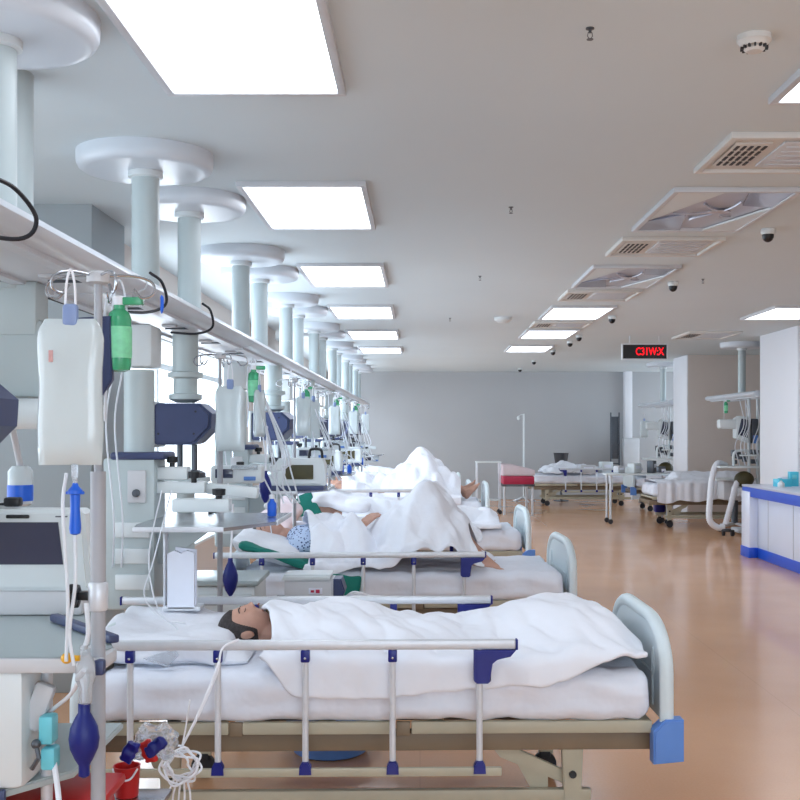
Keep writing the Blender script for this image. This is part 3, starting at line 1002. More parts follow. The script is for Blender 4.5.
bt = make_bottle('green infusion bottle on the foreground IV stand')
bt.location = (-0.765, 2.80, 1.885)
for (x, y, z, l) in ((-0.855, 5.65, 1.88, 'green infusion bottle beside the second monitor'), (-0.86, 8.3, 1.88, 'green infusion bottle at the third bed'),
                     (-0.83, 10.9, 1.88, 'green infusion bottle at the fourth bed'), (-0.80, 13.6, 1.88, 'tiny green infusion bottle at the fifth bed')):
    copy_tree(bt, (x, y, z), 0.3, l)

# navy pouch behind the green bottle, small blue clip on the beam
b = MB(); b.prism([(-0.05, -0.005), (0.045, 0.0), (0.05, -0.16), (0.025, -0.20), (0.005, -0.04), (-0.05, -0.03)], 'y', -0.012, 0.012, 0.003)
tag(b.build('pouch', 'navy_plastic', loc=(-0.825, 2.78, 1.79)), 'dark navy strap pouch behind the large bag on the foreground IV stand', 'pouch')
b = MB(); b.tube([(0, 0, 0), (0.002, 0, -0.03), (0, 0, -0.075)], [0.002, 0.007, 0.007, 0.007, 0.007, 0.007, 0.002], 10, smooth=3)
tag(b.build('blue_clip', 'bright_blue', loc=(-1.045, 4.45, 2.05)), 'small bright blue clip hanging from the beam beside the first column', 'clip')

# blue in-line filters and tubes in the foreground
def lf(name, m, prof, loc, label, cat, seg=20):
    b = MB(); b.lathe(prof, seg=seg)
    return tag(b.build(name, m, loc=loc), label, cat)


t = thing('drip_chamber', 'bright blue drip filter hanging in front of the foreground pole', 'filter', (-0.815, 2.60, 1.27))
b = MB(); b.lathe([(0.006, 0.107), (0.008, 0.10), (0.017, 0.09), (0.017, 0.082), (0.012, 0.08), (0.011, 0.045), (0.014, 0.0), (0.012, -0.012), (0.004, -0.016)]); b.build('chamber', 'bright_blue', t)
b = MB(); b.box((0, 0, 0.084), (0.044, 0.008, 0.008), 0.003); b.build('wing', 'bright_blue', t)
b = MB(); b.tube([(0, 0, 0.10), (-0.002, 0, 0.14), (0.0, 0.0, 0.165)], 0.006, 8); b.build('spike', 'clear_plastic', t)
b = MB()
b.tube([(-0.836, 2.60, 1.40), (-0.838, 2.58, 1.33), (-0.832, 2.58, 1.22), (-0.826, 2.58, 1.1), (-0.83, 2.58, 0.96)], 0.0045, 8, smooth=8)
b.tube([(-0.815, 2.60, 1.26), (-0.812, 2.59, 1.14), (-0.822, 2.58, 1.03), (-0.812, 2.58, 0.95)], 0.0045, 8, smooth=8)
tag(b.build('infusion_tube', 'tube'), 'clear infusion tubes running down in front of the foreground pole', 'tube')

t = thing('breathing_bag', 'dark blue breathing balloon hanging beside the foreground pole', 'breathing bag', (-0.80, 2.62, 0.69))
b = MB(); b.lathe([(0.006, -0.015), (0.013, -0.01), (0.013, 0.015), (0.022, 0.03), (0.033, 0.055), (0.036, 0.078), (0.032, 0.105), (0.02, 0.13), (0.014, 0.14), (0.014, 0.162)], seg=26); b.build('balloon', 'bulb_blue', t)
b = MB(); b.lathe([(0.013, 0.16), (0.016, 0.165), (0.016, 0.20), (0.024, 0.22), (0.022, 0.26), (0.012, 0.275), (0.012, 0.30)], (0.003, 0, 0)); b.build('connector', 'clear_plastic', t)
b = MB(); b.tube([(0.0, 0, 0.29), (0.01, 0, 0.33), (0.005, 0.0, 0.40)], 0.006, 8, smooth=4); b.build('neck_tube', 'tube', t)
b = MB(); b.sphere((0, 0, 0), 0.014, (1.0, 1, 0.95), 10, 8); b.cyl((0.012, 0, 0), (0.03, 0, 0), 0.007)
tag(b.build('yellow_cap', 'yellow_plastic', loc=(-0.835, 2.60, 0.963)), 'yellow plastic cap on the tubes at the foreground pole', 'cap')
b = MB()
b.tube([(-0.80, 2.62, 0.93), (-0.85, 2.68, 0.86), (-0.92, 2.74, 0.80), (-0.93, 2.78, 0.76)], 0.005, 8, smooth=8)
b.tube([(-0.93, 2.75, 0.80), (-0.90, 2.70, 0.70), (-0.86, 2.62, 0.60), (-0.88, 2.62, 0.5), (-0.95, 2.6, 0.42)], 0.007, 8, smooth=8)
tag(b.build('breathing_hose', 'white_tube'), 'thin white hose curling from the blue balloon to the cart', 'hose')


# ------------------------------------------------------------------ foreground ventilator cart at the left edge
t = thing('ventilator_cart', 'white ventilator cart with steel top at the left edge', 'medical cart', (-1.15, 3.0, 0))
b = MB(); b.prism([(-0.45, -0.34), (0.35, -0.34), (0.37, -0.20), (0.10, 0.52), (-0.45, 0.52)], 'z', 0.935, 0.95, 0.004)
b.build('worktop', 'worktop_grey', t)
b = MB(); b.box((-0.03, -0.335, 0.932), (0.80, 0.02, 0.036), 0.006); b.box((0.362, -0.265, 0.930), (0.03, 0.15, 0.034), 0.006); b.build('worktop_edge', 'grey_plastic', t)
b = MB(); b.box((0.372, -0.335, 0.928), (0.03, 0.026, 0.038), 0.006); b.build('corner_bumper', 'navy_plastic', t)
b = MB(); b.box((0.227, 0.01, 0.962), (0.43, 0.03, 0.022), 0.006, rot=('Z', -0.9)); b.build('handle_bar', 'navy_plastic', t)
b = MB(); b.box((-0.2, 0.0, 0.75), (0.46, 0.45, 0.30), 0.02); b.build('machine_body', 'enamel', t)
b = MB(); b.box((-0.12, -0.26, 0.775), (0.62, 0.16, 0.29), 0.02); mb_ = b.build('front_panel', 'enamel', t)
b = MB(); b.lathe([(0.010, 0.0), (0.010, -0.004)], (0.10, -0.342, 0.82), axis='y', seg=12); b.build('round_mark', 'red_plastic', mb_)
b = MB(); b.prism([(-0.45, -0.34), (0.12, -0.34), (0.26, -0.16), (0.26, 0.30), (-0.45, 0.30)], 'z', 0.605, 0.625, 0.004); b.build('lower_shelf', 'enamel_green', t)
b = MB(); b.box((-0.10, -0.345, 0.612), (0.5, 0.015, 0.045), 0.005); b.build('shelf_rail', 'navy_plastic', t)
for x, y in ((-0.4, -0.25), (0.2, -0.2), (-0.4, 0.25), (0.2, 0.25)):
    b = MB(); b.cyl((x, y, 0.08), (x, y, 0.93), 0.015); lg = b.build('leg', 'aluminium', t)
    b = MB(); b.lathe([(0.04, -0.012), (0.04, 0.012)], (x, y, 0.04), axis='y', seg=16); b.box((x, y, 0.075), (0.03, 0.03, 0.03), 0.004); b.build('castor', 'rubber', lg)
b = MB(); b.box((0.0, 0.0, 0.20), (0.8, 0.5, 0.02), 0.005); b.build('base_shelf', 'enamel_green', t)

t = thing('ventilator_screen', 'grey ventilator monitor with a dark screen on the foreground cart', 'monitor', (-1.225, 3.32, 0.95))
t.scale = (1, 1, 0.93)
b = MB(); b.prism([(-0.22, 0.08), (0.245, 0.08), (0.225, 0.325), (0.205, 0.34), (-0.22, 0.34)], 'y', -0.05, 0.06, 0.012); b.build('housing', 'enamel', t)
b = MB(); b.prism([(-0.20, 0.165), (0.165, 0.165), (0.15, 0.30), (-0.20, 0.30)], 'y', -0.056, -0.046, 0.002); b.build('screen', 'screen', t)
b = MB(); b.box((0.03, -0.053, 0.318), (0.07, 0.008, 0.012), 0.004); b.build('name_slot', 'black_plastic', t)
b = MB(); b.box((0.16, -0.053, 0.318), (0.035, 0.006, 0.004), 0.001); b.build('small_print', 'dark_steel', t)
b = MB(); b.box((-0.01, 0.02, 0.04), (0.46, 0.14, 0.08), 0.012); b.build('stand', 'grey_plastic', t)
b = MB(); b.box((-0.01, 0.02, 0.36), (0.05, 0.04, 0.03), 0.008); b.box((-0.07, 0.03, 0.352), (0.09, 0.02, 0.008), 0.003); b.build('handle', 'black_plastic', t)

# blue-wrapped items beside the cart
t = thing('tubing_cassette', 'aqua and grey tubing cassette hanging on the side of the foreground cart', 'medical device', (-0.912, 2.70, 0.70))
b = MB(); b.box((0.0, 0, 0.07), (0.036, 0.05, 0.07), 0.008); b.box((0.005, 0, 0.0), (0.036, 0.05, 0.055), 0.008); b.build('cartridge', 'aqua_plastic', t)
b = MB(); b.box((-0.03, 0.02, 0.12), (0.05, 0.03, 0.12), 0.01, rot=('Y', 0.35)); b.build('holder', 'grey_plastic', t)
b = MB(); b.sphere((-0.02, -0.03, 0.04), 0.012); b.tube([(-0.02, -0.03, 0.04), (-0.01, -0.04, 0.01), (-0.03, -0.03, -0.02)], 0.006, 8); b.build('valve', 'dark_steel', t)

# clear blue-topped wash bottle hung behind
t = thing('suction_jar', 'blue and white suction jar hanging behind the ventilator screen', 'jar', (-1.49, 4.1, 1.22))
b = MB(); b.lathe([(0.03, 0.0), (0.045, 0.01), (0.045, 0.13), (0.03, 0.15)]); b.build('jar', 'clear_bag', t)
b = MB(); b.lathe([(0.046, 0.02), (0.047, 0.03), (0.047, 0.07), (0.046, 0.08)]); b.build('liquid_band', 'bright_blue', t)
b = MB(); b.cyl((0, 0, 0.15), (0, -0.1, 0.33), 0.012); b.build('hanger', 'grey_plastic', t)

# red sharps tubs on low stand
def tub(loc, label, s=1.0):
    t = thing('sharps_tub', label, 'tub', loc, 0, 'red tubs at the foot of the cart')
    b = MB(); b.lathe([(0.075 * s, 0), (0.09 * s, 0.01 * s), (0.105 * s, 0.24 * s), (0.11 * s, 0.25 * s), (0.098 * s, 0.25 * s), (0.085 * s, 0.02 * s)], seg=24); b.build('tub', 'red_plastic', t)
    b = MB(); b.tube([(-0.10 * s, -0.02, 0.24 * s), (-0.05 * s, -0.11 * s, 0.17 * s), (0.05 * s, -0.11 * s, 0.17 * s), (0.10 * s, -0.02, 0.24 * s)], 0.003, 6, smooth=6); b.build('handle', 'white_tube', t)


t = thing('utility_stool', 'low steel stool carrying the small red tub beside the nearest bed', 'stool', (-0.87, 3.34, 0))
b = MB(); b.box((0, 0, 0.38), (0.20, 0.16, 0.02), 0.005); b.build('top', 'steel', t)
for x in (-0.08, 0.08):
    for y in (-0.06, 0.06):
        b = MB(); b.cyl((x, y, 0), (x, y, 0.38), 0.012); b.build('leg', 'steel', t)
tub((-0.89, 3.34, 0.39), 'small red tub with white handle right of the foreground pole', 0.38)
t = thing('waste_bin', 'large red waste bin low in the left corner under the cart', 'bin', (-1.12, 2.95, 0.215))
b = MB(); b.box((0, 0, 0.14), (0.52, 0.36, 0.28), 0.03); b.build('body', 'red_plastic', t)
b = MB(); b.box((0, 0, 0.295), (0.56, 0.40, 0.03), 0.012); b.build('lid', 'red_plastic', t)
# blue and red packets at the bed head
for (x, y, z, m_, l, r) in ((-0.85, 3.22, 0.56, 'blue_plastic', 'dark blue packet leaning right of the foreground pole', 0.5),
                            (-0.805, 3.26, 0.55, 'red_plastic', 'small red packet between two blue ones beside the bed', -0.3),
                            (-0.775, 3.22, 0.575, 'bulb_blue', 'blue crumpled packet right of the small red one', 0.9)):
    b = MB(); soft_box(b, (0, 0, 0), (0.038, 0.022, 0.068), 0.010, 8, 0.006, x * 9, 40, Matrix.Rotation(r, 3, 'Y'))
    tag(b.build('packet', m_, loc=(x, y, z)), l, 'packet', 'packets hanging at the bed head')
b = MB(); soft_box(b, (0, 0, 0), (0.12, 0.07, 0.10), 0.03, 12, 0.02, 4, 24)
tag(b.build('plastic_pouch', 'clear_plastic', loc=(-0.80, 3.32, 0.56)), 'crumpled clear plastic pouch at the head of the nearest bed', 'pouch')
# coiled white tubing hanging at bed head
b = MB()
pts = []
for k in range(70):
    a = k * 0.55
    pts.append((0.05 * cos(a) * (1 + 0.3 * sin(k * 1.3)) + 0.01 * sin(k), 0.025 * sin(k * 0.7), 0.05 * sin(a) * (1 + 0.3 * cos(k * 0.9))))
b.tube(pts, 0.004, 6, smooth=3)
b.tube([(0, 0, 0.05), (0.015, 0, 0.12), (0.03, 0, 0.22)], 0.003, 6, smooth=4)
for k in range(5): b.tube([(0.01 * k - 0.02, 0, -0.04), (0.02 * k - 0.05, 0.01, -0.12), (0.01 * k - 0.03, 0, -0.22)], 0.0035, 6, smooth=4)
tag(b.build('tubing_coil', 'white_tube', loc=(-0.80, 3.68, 0.38)), 'tangled coil of white tubing hanging from the near rail of the nearest bed', 'tubing')
b = MB(); b.tube([(-0.70, 3.84, 0.70), (-0.72, 3.74, 0.62), (-0.76, 3.70, 0.52), (-0.80, 3.68, 0.44)], 0.004, 6, smooth=8)
b.tube([(-0.64, 3.88, 0.765), (-0.69, 3.84, 0.74), (-0.705, 3.82, 0.66), (-0.75, 3.74, 0.54), (-0.80, 3.70, 0.44)], 0.004, 6, smooth=8)
tag(b.build('monitor_lead', 'white_tube'), 'thin white lead hanging over the near rail below the patient head', 'lead')
b = MB()
b.tube([(-1.08, 4.6, 1.25), (-1.06, 4.3, 1.0), (-0.99, 4.2, 0.80), (-0.9, 4.22, 0.76)], 0.003, 6, smooth=8)
b.tube([(-1.04, 4.6, 1.25), (-1.04, 4.3, 1.0), (-1.05, 4.2, 0.86), (-0.93, 4.22, 0.74)], 0.003, 6, smooth=8)
tag(b.build('monitor_lead', 'tube'), 'thin clear leads drooping from the equipment column to the nearest bed', 'lead')


# ------------------------------------------------------------------ hospital beds
def side_rail(t, sgn):
    """sgn -1 near, +1 far"""
    y = sgn * 0.515
    b = MB()
    b.box((-0.345, y, 0.742), (1.65, 0.028, 0.036), 0.009)
    r = b.build('side_rail', 'aluminium', t)
    b = MB(); b.box((0.483, y, 0.742), (0.008, 0.03, 0.038), 0.003); b.box((-1.173, y, 0.742), (0.008, 0.03, 0.038), 0.003); b.build('rail_end_cap', 'blue_plastic', r)
    b = MB(); b.box((-0.345, y + sgn * 0.0, 0.29), (1.55, 0.02, 0.03), 0.004); b.build('lower_bar', 'bed_steel', r)
    for k in range(5):
        x = -0.885 + 0.309 * k
        b = MB(); b.cyl((x, y, 0.295), (x, y, 0.73), 0.0115, seg=14); b.build('post', 'aluminium', r)
        b = MB(); b.prism([(x - 0.022, 0.284), (x + 0.022, 0.284), (x + 0.020, 0.313), (x + 0.010, 0.330), (x - 0.010, 0.330), (x - 0.020, 0.313)], 'y', y - 0.018, y + 0.018, 0.003); b.build('lower_clip', 'blue_plastic', r)
        if k < 4:
            b = MB(); b.box((x, y, 0.703), (0.032, 0.032, 0.044), 0.005); b.build('upper_clip', 'blue_plastic', r)
            b = MB(); b.sphere((x, y - 0.017, 0.697), 0.005); b.build('rivet', 'steel', r)
    b = MB(); b.prism([(0.33, 0.724), (0.48, 0.724), (0.46, 0.700), (0.41, 0.693), (0.392, 0.678), (0.39, 0.615), (0.38, 0.605), (0.34, 0.605), (0.33, 0.615)], 'y', y - 0.022, y + 0.022, 0.004)
    b.build('latch_bracket', 'blue_plastic', r)


def board(t, name, x, sgn, h0, h1):
    """rounded moulded end board across the bed"""
    def outline(w, z0, z1, rr):
        pts = [(-w, z0), (w, z0)]
        for k in range(9):
            a = k / 8 * pi / 2
            pts.append((w - rr + rr * cos(a), z1 - rr * 0.62 + rr * 0.62 * sin(a)))
        for k in range(9):
            a = pi / 2 + k / 8 * pi / 2
            pts.append((-w + rr + rr * cos(a), z1 - rr * 0.62 + rr * 0.62 * sin(a)))
        return pts
    b = MB(); b.prism(outline(0.455, h0, h1, 0.28), 'x', x - 0.012, x + 0.012, 0.006)
    o = b.build(name, 'board_plastic', t)
    # raised rim
    pts = [(x, p[0], p[1]) for p in outline(0.452, h0, h1 - 0.005, 0.28)[1:]] + [(x, -0.452, h0)]
    b = MB(); b.ring_tube(pts, 0.026, 12); b.build('rim', 'board_plastic', o)
    # hand holds
    for s in (-1, 1):
        b = MB(); 
        pts = [(x - sgn * 0.013, s * 0.30 + 0.018 * cos(a * 2 * pi / 16), h1 - 0.16 + 0.05 * sin(a * 2 * pi / 16)) for a in range(17)]
        b.ring_tube(pts, 0.004, 6); b.build('hand_hold', 'board_plastic', o)
    b = MB(); b.prism([(-0.30, h0 + 0.03), (0.30, h0 + 0.03), (0.30, h1 - 0.2), (-0.30, h1 - 0.2)], 'x', x - sgn * 0.010, x - sgn * 0.018, 0.002); b.build('inset_panel', 'board_plastic', o)
    for s in (-1, 1):
        b = MB()
        b.prism([(x - 0.055, 0.30), (x + 0.055, 0.31), (x + 0.055, 0.46), (x - 0.01, 0.46), (x - 0.055, 0.42)], 'y', s * 0.455 - 0.035, s * 0.455 + 0.035, 0.006)
        b.build('corner_bumper', 'light_blue_plastic', t)


def make_bed(label):
    t = thing('hospital_bed', label, 'hospital bed', (0, 0, 0), 0, 'hospital beds in the left row')
    b = MB()
    for s in (-1, 1):
        for x0, x1 in ((-1.03, -0.55), (-0.50, 0.05), (0.11, 0.985)):
            b.box(((x0 + x1) / 2, s * 0.43, 0.425), (x1 - x0, 0.028, 0.045), 0.006)
    for x in (-1.0, -0.6, -0.2, 0.2, 0.6, 0.96): b.box((x, 0, 0.43), (0.06, 0.84, 0.02), 0.003)
    b.build('deck_frame', 'bed_steel', t)
    for x in (-0.525, 0.08):
        for s in (-1, 1):
            b = MB(); b.box((x, s * 0.425, 0.42), (0.05, 0.02, 0.05), 0.004); b.build('deck_joint', 'bed_steel_dark', t)
    b = MB()
    for s in (-1, 1): b.box((0.0, s * 0.37, 0.36), (2.05, 0.04, 0.065), 0.005)
    for x in (-1.0, 0.0, 1.0): b.box((x, 0, 0.36), (0.05, 0.74, 0.05), 0.005)
    b.build('under_frame', 'bed_steel_dark', t)
    b = MB()
    for s in (-1, 1):
        b.box((-0.1, s * 0.36, 0.155), (1.75, 0.035, 0.045), 0.005)
        for x in (-0.75, 0.60):
            b.prism([(x - 0.10, 0.27), (x - 0.04, 0.16), (x + 0.02, 0.16), (x + 0.02, 0.21), (x - 0.10, 0.33)], 'y', s * 0.33 - 0.01, s * 0.33 + 0.01, 0.002)
    b.build('base_frame', 'bed_steel', t)
    b = MB()
    b.cyl((-0.6, 0.1, 0.33), (0.75, 0.1, 0.33), 0.018); b.cyl((-0.1, -0.15, 0.33), (0.98, -0.15, 0.33), 0.015)
    b.tube([(0.98, -0.15, 0.33), (1.06, -0.15, 0.33), (1.06, -0.22, 0.33)], 0.012, 8)
    b.build('crank', 'dark_steel', t)
    for x in (-0.78, 0.70):
        for s in (-1, 1):
            b = MB()
            b.prism([(x - 0.035, 0.36), (x + 0.045, 0.36), (x + 0.035, 0.10), (x - 0.025, 0.10)], 'y', s * 0.36 - 0.022, s * 0.36 + 0.022, 0.004)
            if x > 0: b.prism([(x - 0.30, 0.34), (x - 0.24, 0.34), (x - 0.02, 0.24), (x - 0.02, 0.19), (x - 0.26, 0.29)], 'y', s * 0.34 - 0.012, s * 0.34 + 0.012, 0.003)
            lg = b.build('leg', 'bed_steel', t)
            b = MB(); b.lathe([(0.014, -0.004), (0.014, 0.004)], (x + 0.005, s * 0.385, 0.235), axis='y', seg=12); b.build('bolt', 'black_plastic', lg)
            b = MB(); b.lathe([(0.05, -0.014), (0.052, -0.01), (0.052, 0.01), (0.05, 0.014)], (x, s * 0.36, 0.052), axis='y', seg=22); b.box((x, s * 0.36, 0.095), (0.05, 0.05, 0.03), 0.006); b.build('castor', 'rubber', lg)
    board(t, 'footboard', 1.035, 1, 0.44, 0.795)
    board(t, 'headboard', -1.09, -1, 0.44, 0.70)
    b = MB(); soft_box(b, (-0.03, 0, 0.536), (2.02, 0.92, 0.182), 0.06, 46, 0.016, 3.0, 7)
    b.build('mattress', 'sheet', t)
    side_rail(t, -1); side_rail(t, 1)
    return t


MT = 0.628   # mattress top height
beds = [(-0.150, 4.42, radians(1.2), 'nearest hospital bed with white mattress and blue-clipped rails'),
        (-0.10, 7.25, radians(2.2), 'second hospital bed from the viewer, holding the patient with raised knees'),
        (-0.10, 10.05, radians(2.0), 'third hospital bed, mostly hidden behind the raised knees'),
        (-0.28, 12.75, radians(0), 'fourth hospital bed from the viewer, its patient with bare feet showing'),
        (-0.35, 15.5, radians(0), 'fifth hospital bed, far down the left row'),
        (-0.4, 18.2, radians(0), 'sixth hospital bed, the last of the left row')]
bed0 = make_bed(beds[0][3])
bed0.location = (beds[0][0], beds[0][1], 0); bed0.rotation_euler = (0, 0, beds[0][2])
for x, y, r, l in beds[1:]:
    copy_tree(bed0, (x, y, 0), r, l).scale = (1, 1, 1.127 if y == 12.75 else 1)
# far bed in front of the back wall and bed on the right
FB = copy_tree(bed0, (3.25, 22.4, 0.0), pi, 'hospital bed with a heap of bedding against the back wall', group='hospital beds on the far side')
RB = copy_tree(bed0, (4.58, 17.45, 0.0), pi, 'hospital bed with long hanging sheet beside the white counter', group='hospital beds on the far side')
RB.scale = (1, 1, 1.08)
for o_ in [c for q_ in (FB, RB) for c in q_.children]:
    nm_ = o_.name.split('.')[0]
    if nm_ == 'footboard' or (nm_ == 'corner_bumper') or (nm_ == 'side_rail' and o_.parent == RB):
        for g_ in list(o_.children): bpy.data.objects.remove(g_)
        bpy.data.objects.remove(o_)
FB2 = copy_tree(bed0, (5.0, 20.9, 0.0), pi, 'hospital bed half hidden behind the right-hand bed, near the pillar', group='hospital beds on the far side')


def on_bed(i, dz=0.0):
    x, y, r, l = beds[i]
    return (x, y, MT + dz + (0.08 if i == 3 else 0)), r


def bed_pt(i, lx, ly, lz=0.0):
    (x, y, z), r = on_bed(i)
    return (x + lx * cos(r) - ly * sin(r), y + lx * sin(r) + ly * cos(r), z + lz)


# ------------------------------------------------------------------ people
def head_mesh(mb, mtx, s=1.0, hair=None):
    """face +y, crown +z, centre of skull at origin; hair=True gives only the hair shell"""
    tmp = bmesh.new()
    bmesh.ops.create_uvsphere(tmp, u_segments=64 if hair is None else 160, v_segments=48 if hair is None else 110, radius=1)
    keep = []
    for v in tmp.verts:
        x, y, z = v.co
        X, Y, Z = x * 0.076, y * 0.098, z * 0.118
        if z < 0:
            t = -z
            X *= 1 - 0.30 * t ** 1.3
            if y < 0: Y *= 1 - 0.45 * t ** 1.2
            else: Y *= 1 - 0.10 * t
        if y < 0 and z > -0.2: Y *= 1.04
        front = max(0, y)
        if hair is None:
            g = lambda cx, cz, sx, sz: exp(-((X - cx) / sx) ** 2 - ((Z - cz) / sz) ** 2) * (1 if y > 0 else 0)
            Y += 0.024 * g(0, -0.034, 0.012, 0.012) + 0.012 * g(0, -0.012, 0.009, 0.022)
            Y += 0.006 * g(-0.011, -0.037, 0.007, 0.007) + 0.006 * g(0.011, -0.037, 0.007, 0.007)
            Y -= 0.011 * g(0.031, -0.002, 0.016, 0.012) + 0.011 * g(-0.031, -0.002, 0.016, 0.012)
            Y += 0.006 * g(0.031, -0.003, 0.010, 0.006) + 0.006 * g(-0.031, -0.003, 0.010, 0.006)
            Y += 0.004 * g(0.03, 0.016, 0.02, 0.006) + 0.004 * g(-0.03, 0.016, 0.02, 0.006)
            Y += 0.007 * g(0, -0.058, 0.018, 0.0045) + 0.007 * g(0, -0.069, 0.016, 0.005)
            Y -= 0.004 * g(0, -0.0635, 0.018, 0.002)
            Y += 0.010 * g(0, -0.092, 0.020, 0.014)
            Y += 0.004 * g(0.04, -0.03, 0.016, 0.018) + 0.004 * g(-0.04, -0.03, 0.016, 0.018)
        else:
            line = -0.052 + 0.105 * smooth(0.05, 0.6, y)
            mk = smooth(line - 0.006, line + 0.012, Z)
            k_ = 0.965 + 0.078 * mk
            X *= k_; Y *= k_; Z *= k_
            keep.append((v, Z > line - 0.02))
        v.co = Vector((X, Y, Z)) * s
    if hair is not None:
        bmesh.ops.delete(tmp, geom=[v for v, k in keep if not k], context='VERTS')
    else:
        for sx in (-1, 1):
            r = bmesh.ops.create_uvsphere(tmp, u_segments=14, v_segments=10, radius=1)
            for v in r['verts']:
                x, y, z = v.co
                v.co = Vector((sx * 0.076 + x * 0.010 + sx * 0.004 * abs(y), -0.008 + y * 0.018, -0.012 + z * 0.032)) * s
    bmesh.ops.transform(tmp, matrix=mtx, verts=tmp.verts)
    me = bpy.data.meshes.new('t'); tmp.to_mesh(me); tmp.free()
    mb.bm.from_mesh(me); bpy.data.meshes.remove(me)


def hand(mb, w, d, n, side=1, curl=0.35, s=1.0):
    """wrist point, direction, palm normal (towards the palm side)"""
    d = Vector(d).normalized(); n = Vector(n); n = (n - d * n.dot(d)).normalized(); sd = d.cross(n) * side
    w = Vector(w)
    for k in range(4):
        o = (k - 1.5) * 0.020 * s
        base = w + d * (0.085 - 0.004 * abs(k - 1.3)) * s + sd * o
        mb.limb(w + d * 0.01 * s + sd * o * 0.55, base, 0.013 * s, 0.0115 * s)
        L = [0.034, 0.042, 0.039, 0.030][k] * s
        a = curl * 0.7
        p = base; ang = 0
        for q in range(3):
            ang += a
            p2 = p + (d * cos(ang) + n * sin(ang)) * L * (1, 0.7, 0.55)[q]
            mb.limb(p, p2, (0.0092 - 0.0009 * q) * s, (0.0084 - 0.0009 * q) * s)
            p = p2
    tb = w + d * 0.02 * s - sd * 0.022 * s
    t1 = tb + (d * 0.7 - sd * 0.62 + n * 0.25).normalized() * 0.042 * s
    t2 = t1 + (d * 0.9 - sd * 0.25 + n * 0.3).normalized() * 0.03 * s
    mb.limb(tb, t1, 0.014 * s, 0.0105 * s); mb.limb(t1, t2, 0.0105 * s, 0.0085 * s)


def foot(mb, ankle, toe_dir, up, s=1.0, side=1):
    a = Vector(ankle); d = Vector(toe_dir).normalized(); u = Vector(up); u = (u - d * u.dot(d)).normalized(); sd = d.cross(u)
    heel = a - u * 0.045 * s - d * 0.035 * s
    ball = a - u * 0.060 * s + d * 0.125 * s
    mb.limb(a, heel, 0.036 * s, 0.032 * s)
    mb.limb(a, ball, 0.036 * s, 0.026 * s)
    mb.limb(heel, ball - sd * 0.018 * side * s, 0.030 * s, 0.024 * s)
    mb.limb(heel, ball + sd * 0.020 * side * s, 0.028 * s, 0.022 * s)
    for k in range(5):
        o = (k - 2) * 0.0175 * s * side
        r = (0.0135, 0.0105, 0.0100, 0.0095, 0.009)[k] * s
        st = ball + sd * o + d * (0.006 - 0.005 * k) * s
        mb.limb(st, st + d * (0.038 - 0.004 * k) * s - u * 0.004 * s, r * 1.1, r)


def person(label, loc, rotz, J, voxel=0.007, head_rot=None, s=1.0, skin='skin'):
    t = thing('person', label, 'person', loc, rotz)
    b = MB()
    H = Vector(J['head'])
    hm = Matrix.Translation(H) @ (head_rot or Matrix.Identity(4))
    head_mesh(b, hm, s)
    neck0 = hm @ Vector((0, -0.02 * s, -0.06 * s))
    ch, pel = Vector(J['chest']), Vector(J['pelvis'])
    b.limb(neck0, ch + (neck0 - ch) * 0.35, 0.052 * s, 0.058 * s)
    b.limb(ch + (neck0 - ch) * 0.45, ch, 0.055 * s, 0.085 * s)
    lat = Vector((0, 1, 0))
    for sg in (-1, 1):
        shp = Vector(J['shoulder' + ('L' if sg > 0 else 'R')])
        b.limb(ch + lat * sg * 0.06 * s, shp, 0.085 * s, 0.055 * s)
        b.limb(shp, pel + lat * sg * 0.05 * s, 0.06 * s, 0.085 * s)
        b.limb(ch + lat * sg * 0.06 * s, pel + lat * sg * 0.06 * s, 0.095 * s, 0.095 * s)
        k = 'L' if sg > 0 else 'R'
        b.limb(shp, J['elbow' + k], 0.047 * s, 0.038 * s)
        b.limb(J['elbow' + k], J['wrist' + k], 0.038 * s, 0.026 * s)
        wv = Vector(J['wrist' + k]); ev = Vector(J['elbow' + k])
        hand(b, wv, J.get('handdir' + k, (wv - ev)), J.get('palm' + k, (0, 0, -1)), sg, 0.35, s)
        b.limb(pel + lat * sg * 0.07 * s, J['knee' + k], 0.085 * s, 0.055 * s)
        kn, an = Vector(J['knee' + k]), Vector(J['ankle' + k])
        mid = kn.lerp(an, 0.3)
        b.limb(kn, mid, 0.053 * s, 0.053 * s); b.limb(mid, an, 0.053 * s, 0.034 * s)
        foot(b, an, J.get('toe' + k, (0.35, 0, 0.94)), J.get('footup' + k, (-0.94, 0, 0.35)), s, sg)
    o = b.build('body', skin, t, sharp=180)
    rm = o.modifiers.new('merge', 'REMESH'); rm.mode = 'VOXEL'; rm.voxel_size = voxel; rm.use_smooth_shade = True
    sm = o.modifiers.new('smooth', 'SMOOTH'); sm.factor = 0.5; sm.iterations = 2
    hb = MB(); head_mesh(hb, hm, s, hair=True)
    h = hb.build('hair', 'hair', t, sharp=180)
    so = h.modifiers.new('thickness', 'SOLIDIFY'); so.thickness = 0.004; so.offset = 0
    lp = MB(); lp.sphere((0, 0, 0), 1, (0.019, 0.0035, 0.0035), 16, 8)
    lp.xf(hm @ Matrix.Translation((0, 0.1035 * s, -0.063 * s)))
    lp.build('lips', 'lips', t)
    br = MB()
    for sg in (-1, 1):
        br.tube([hm @ (Vector((sg * 0.014, 0.0975, 0.017)) * s), hm @ (Vector((sg * 0.03, 0.0935, 0.021)) * s), hm @ (Vector((sg * 0.046, 0.082, 0.016)) * s)], 0.0022, 6, smooth=4)
        br.tube([hm @ (Vector((sg * 0.019, 0.0955, -0.007)) * s), hm @ (Vector((sg * 0.031, 0.0935, -0.010)) * s), hm @ (Vector((sg * 0.043, 0.0845, -0.006)) * s)], 0.0014, 6, smooth=4)
    br.build('brow_and_lash', 'hair', t)
    return t, hm


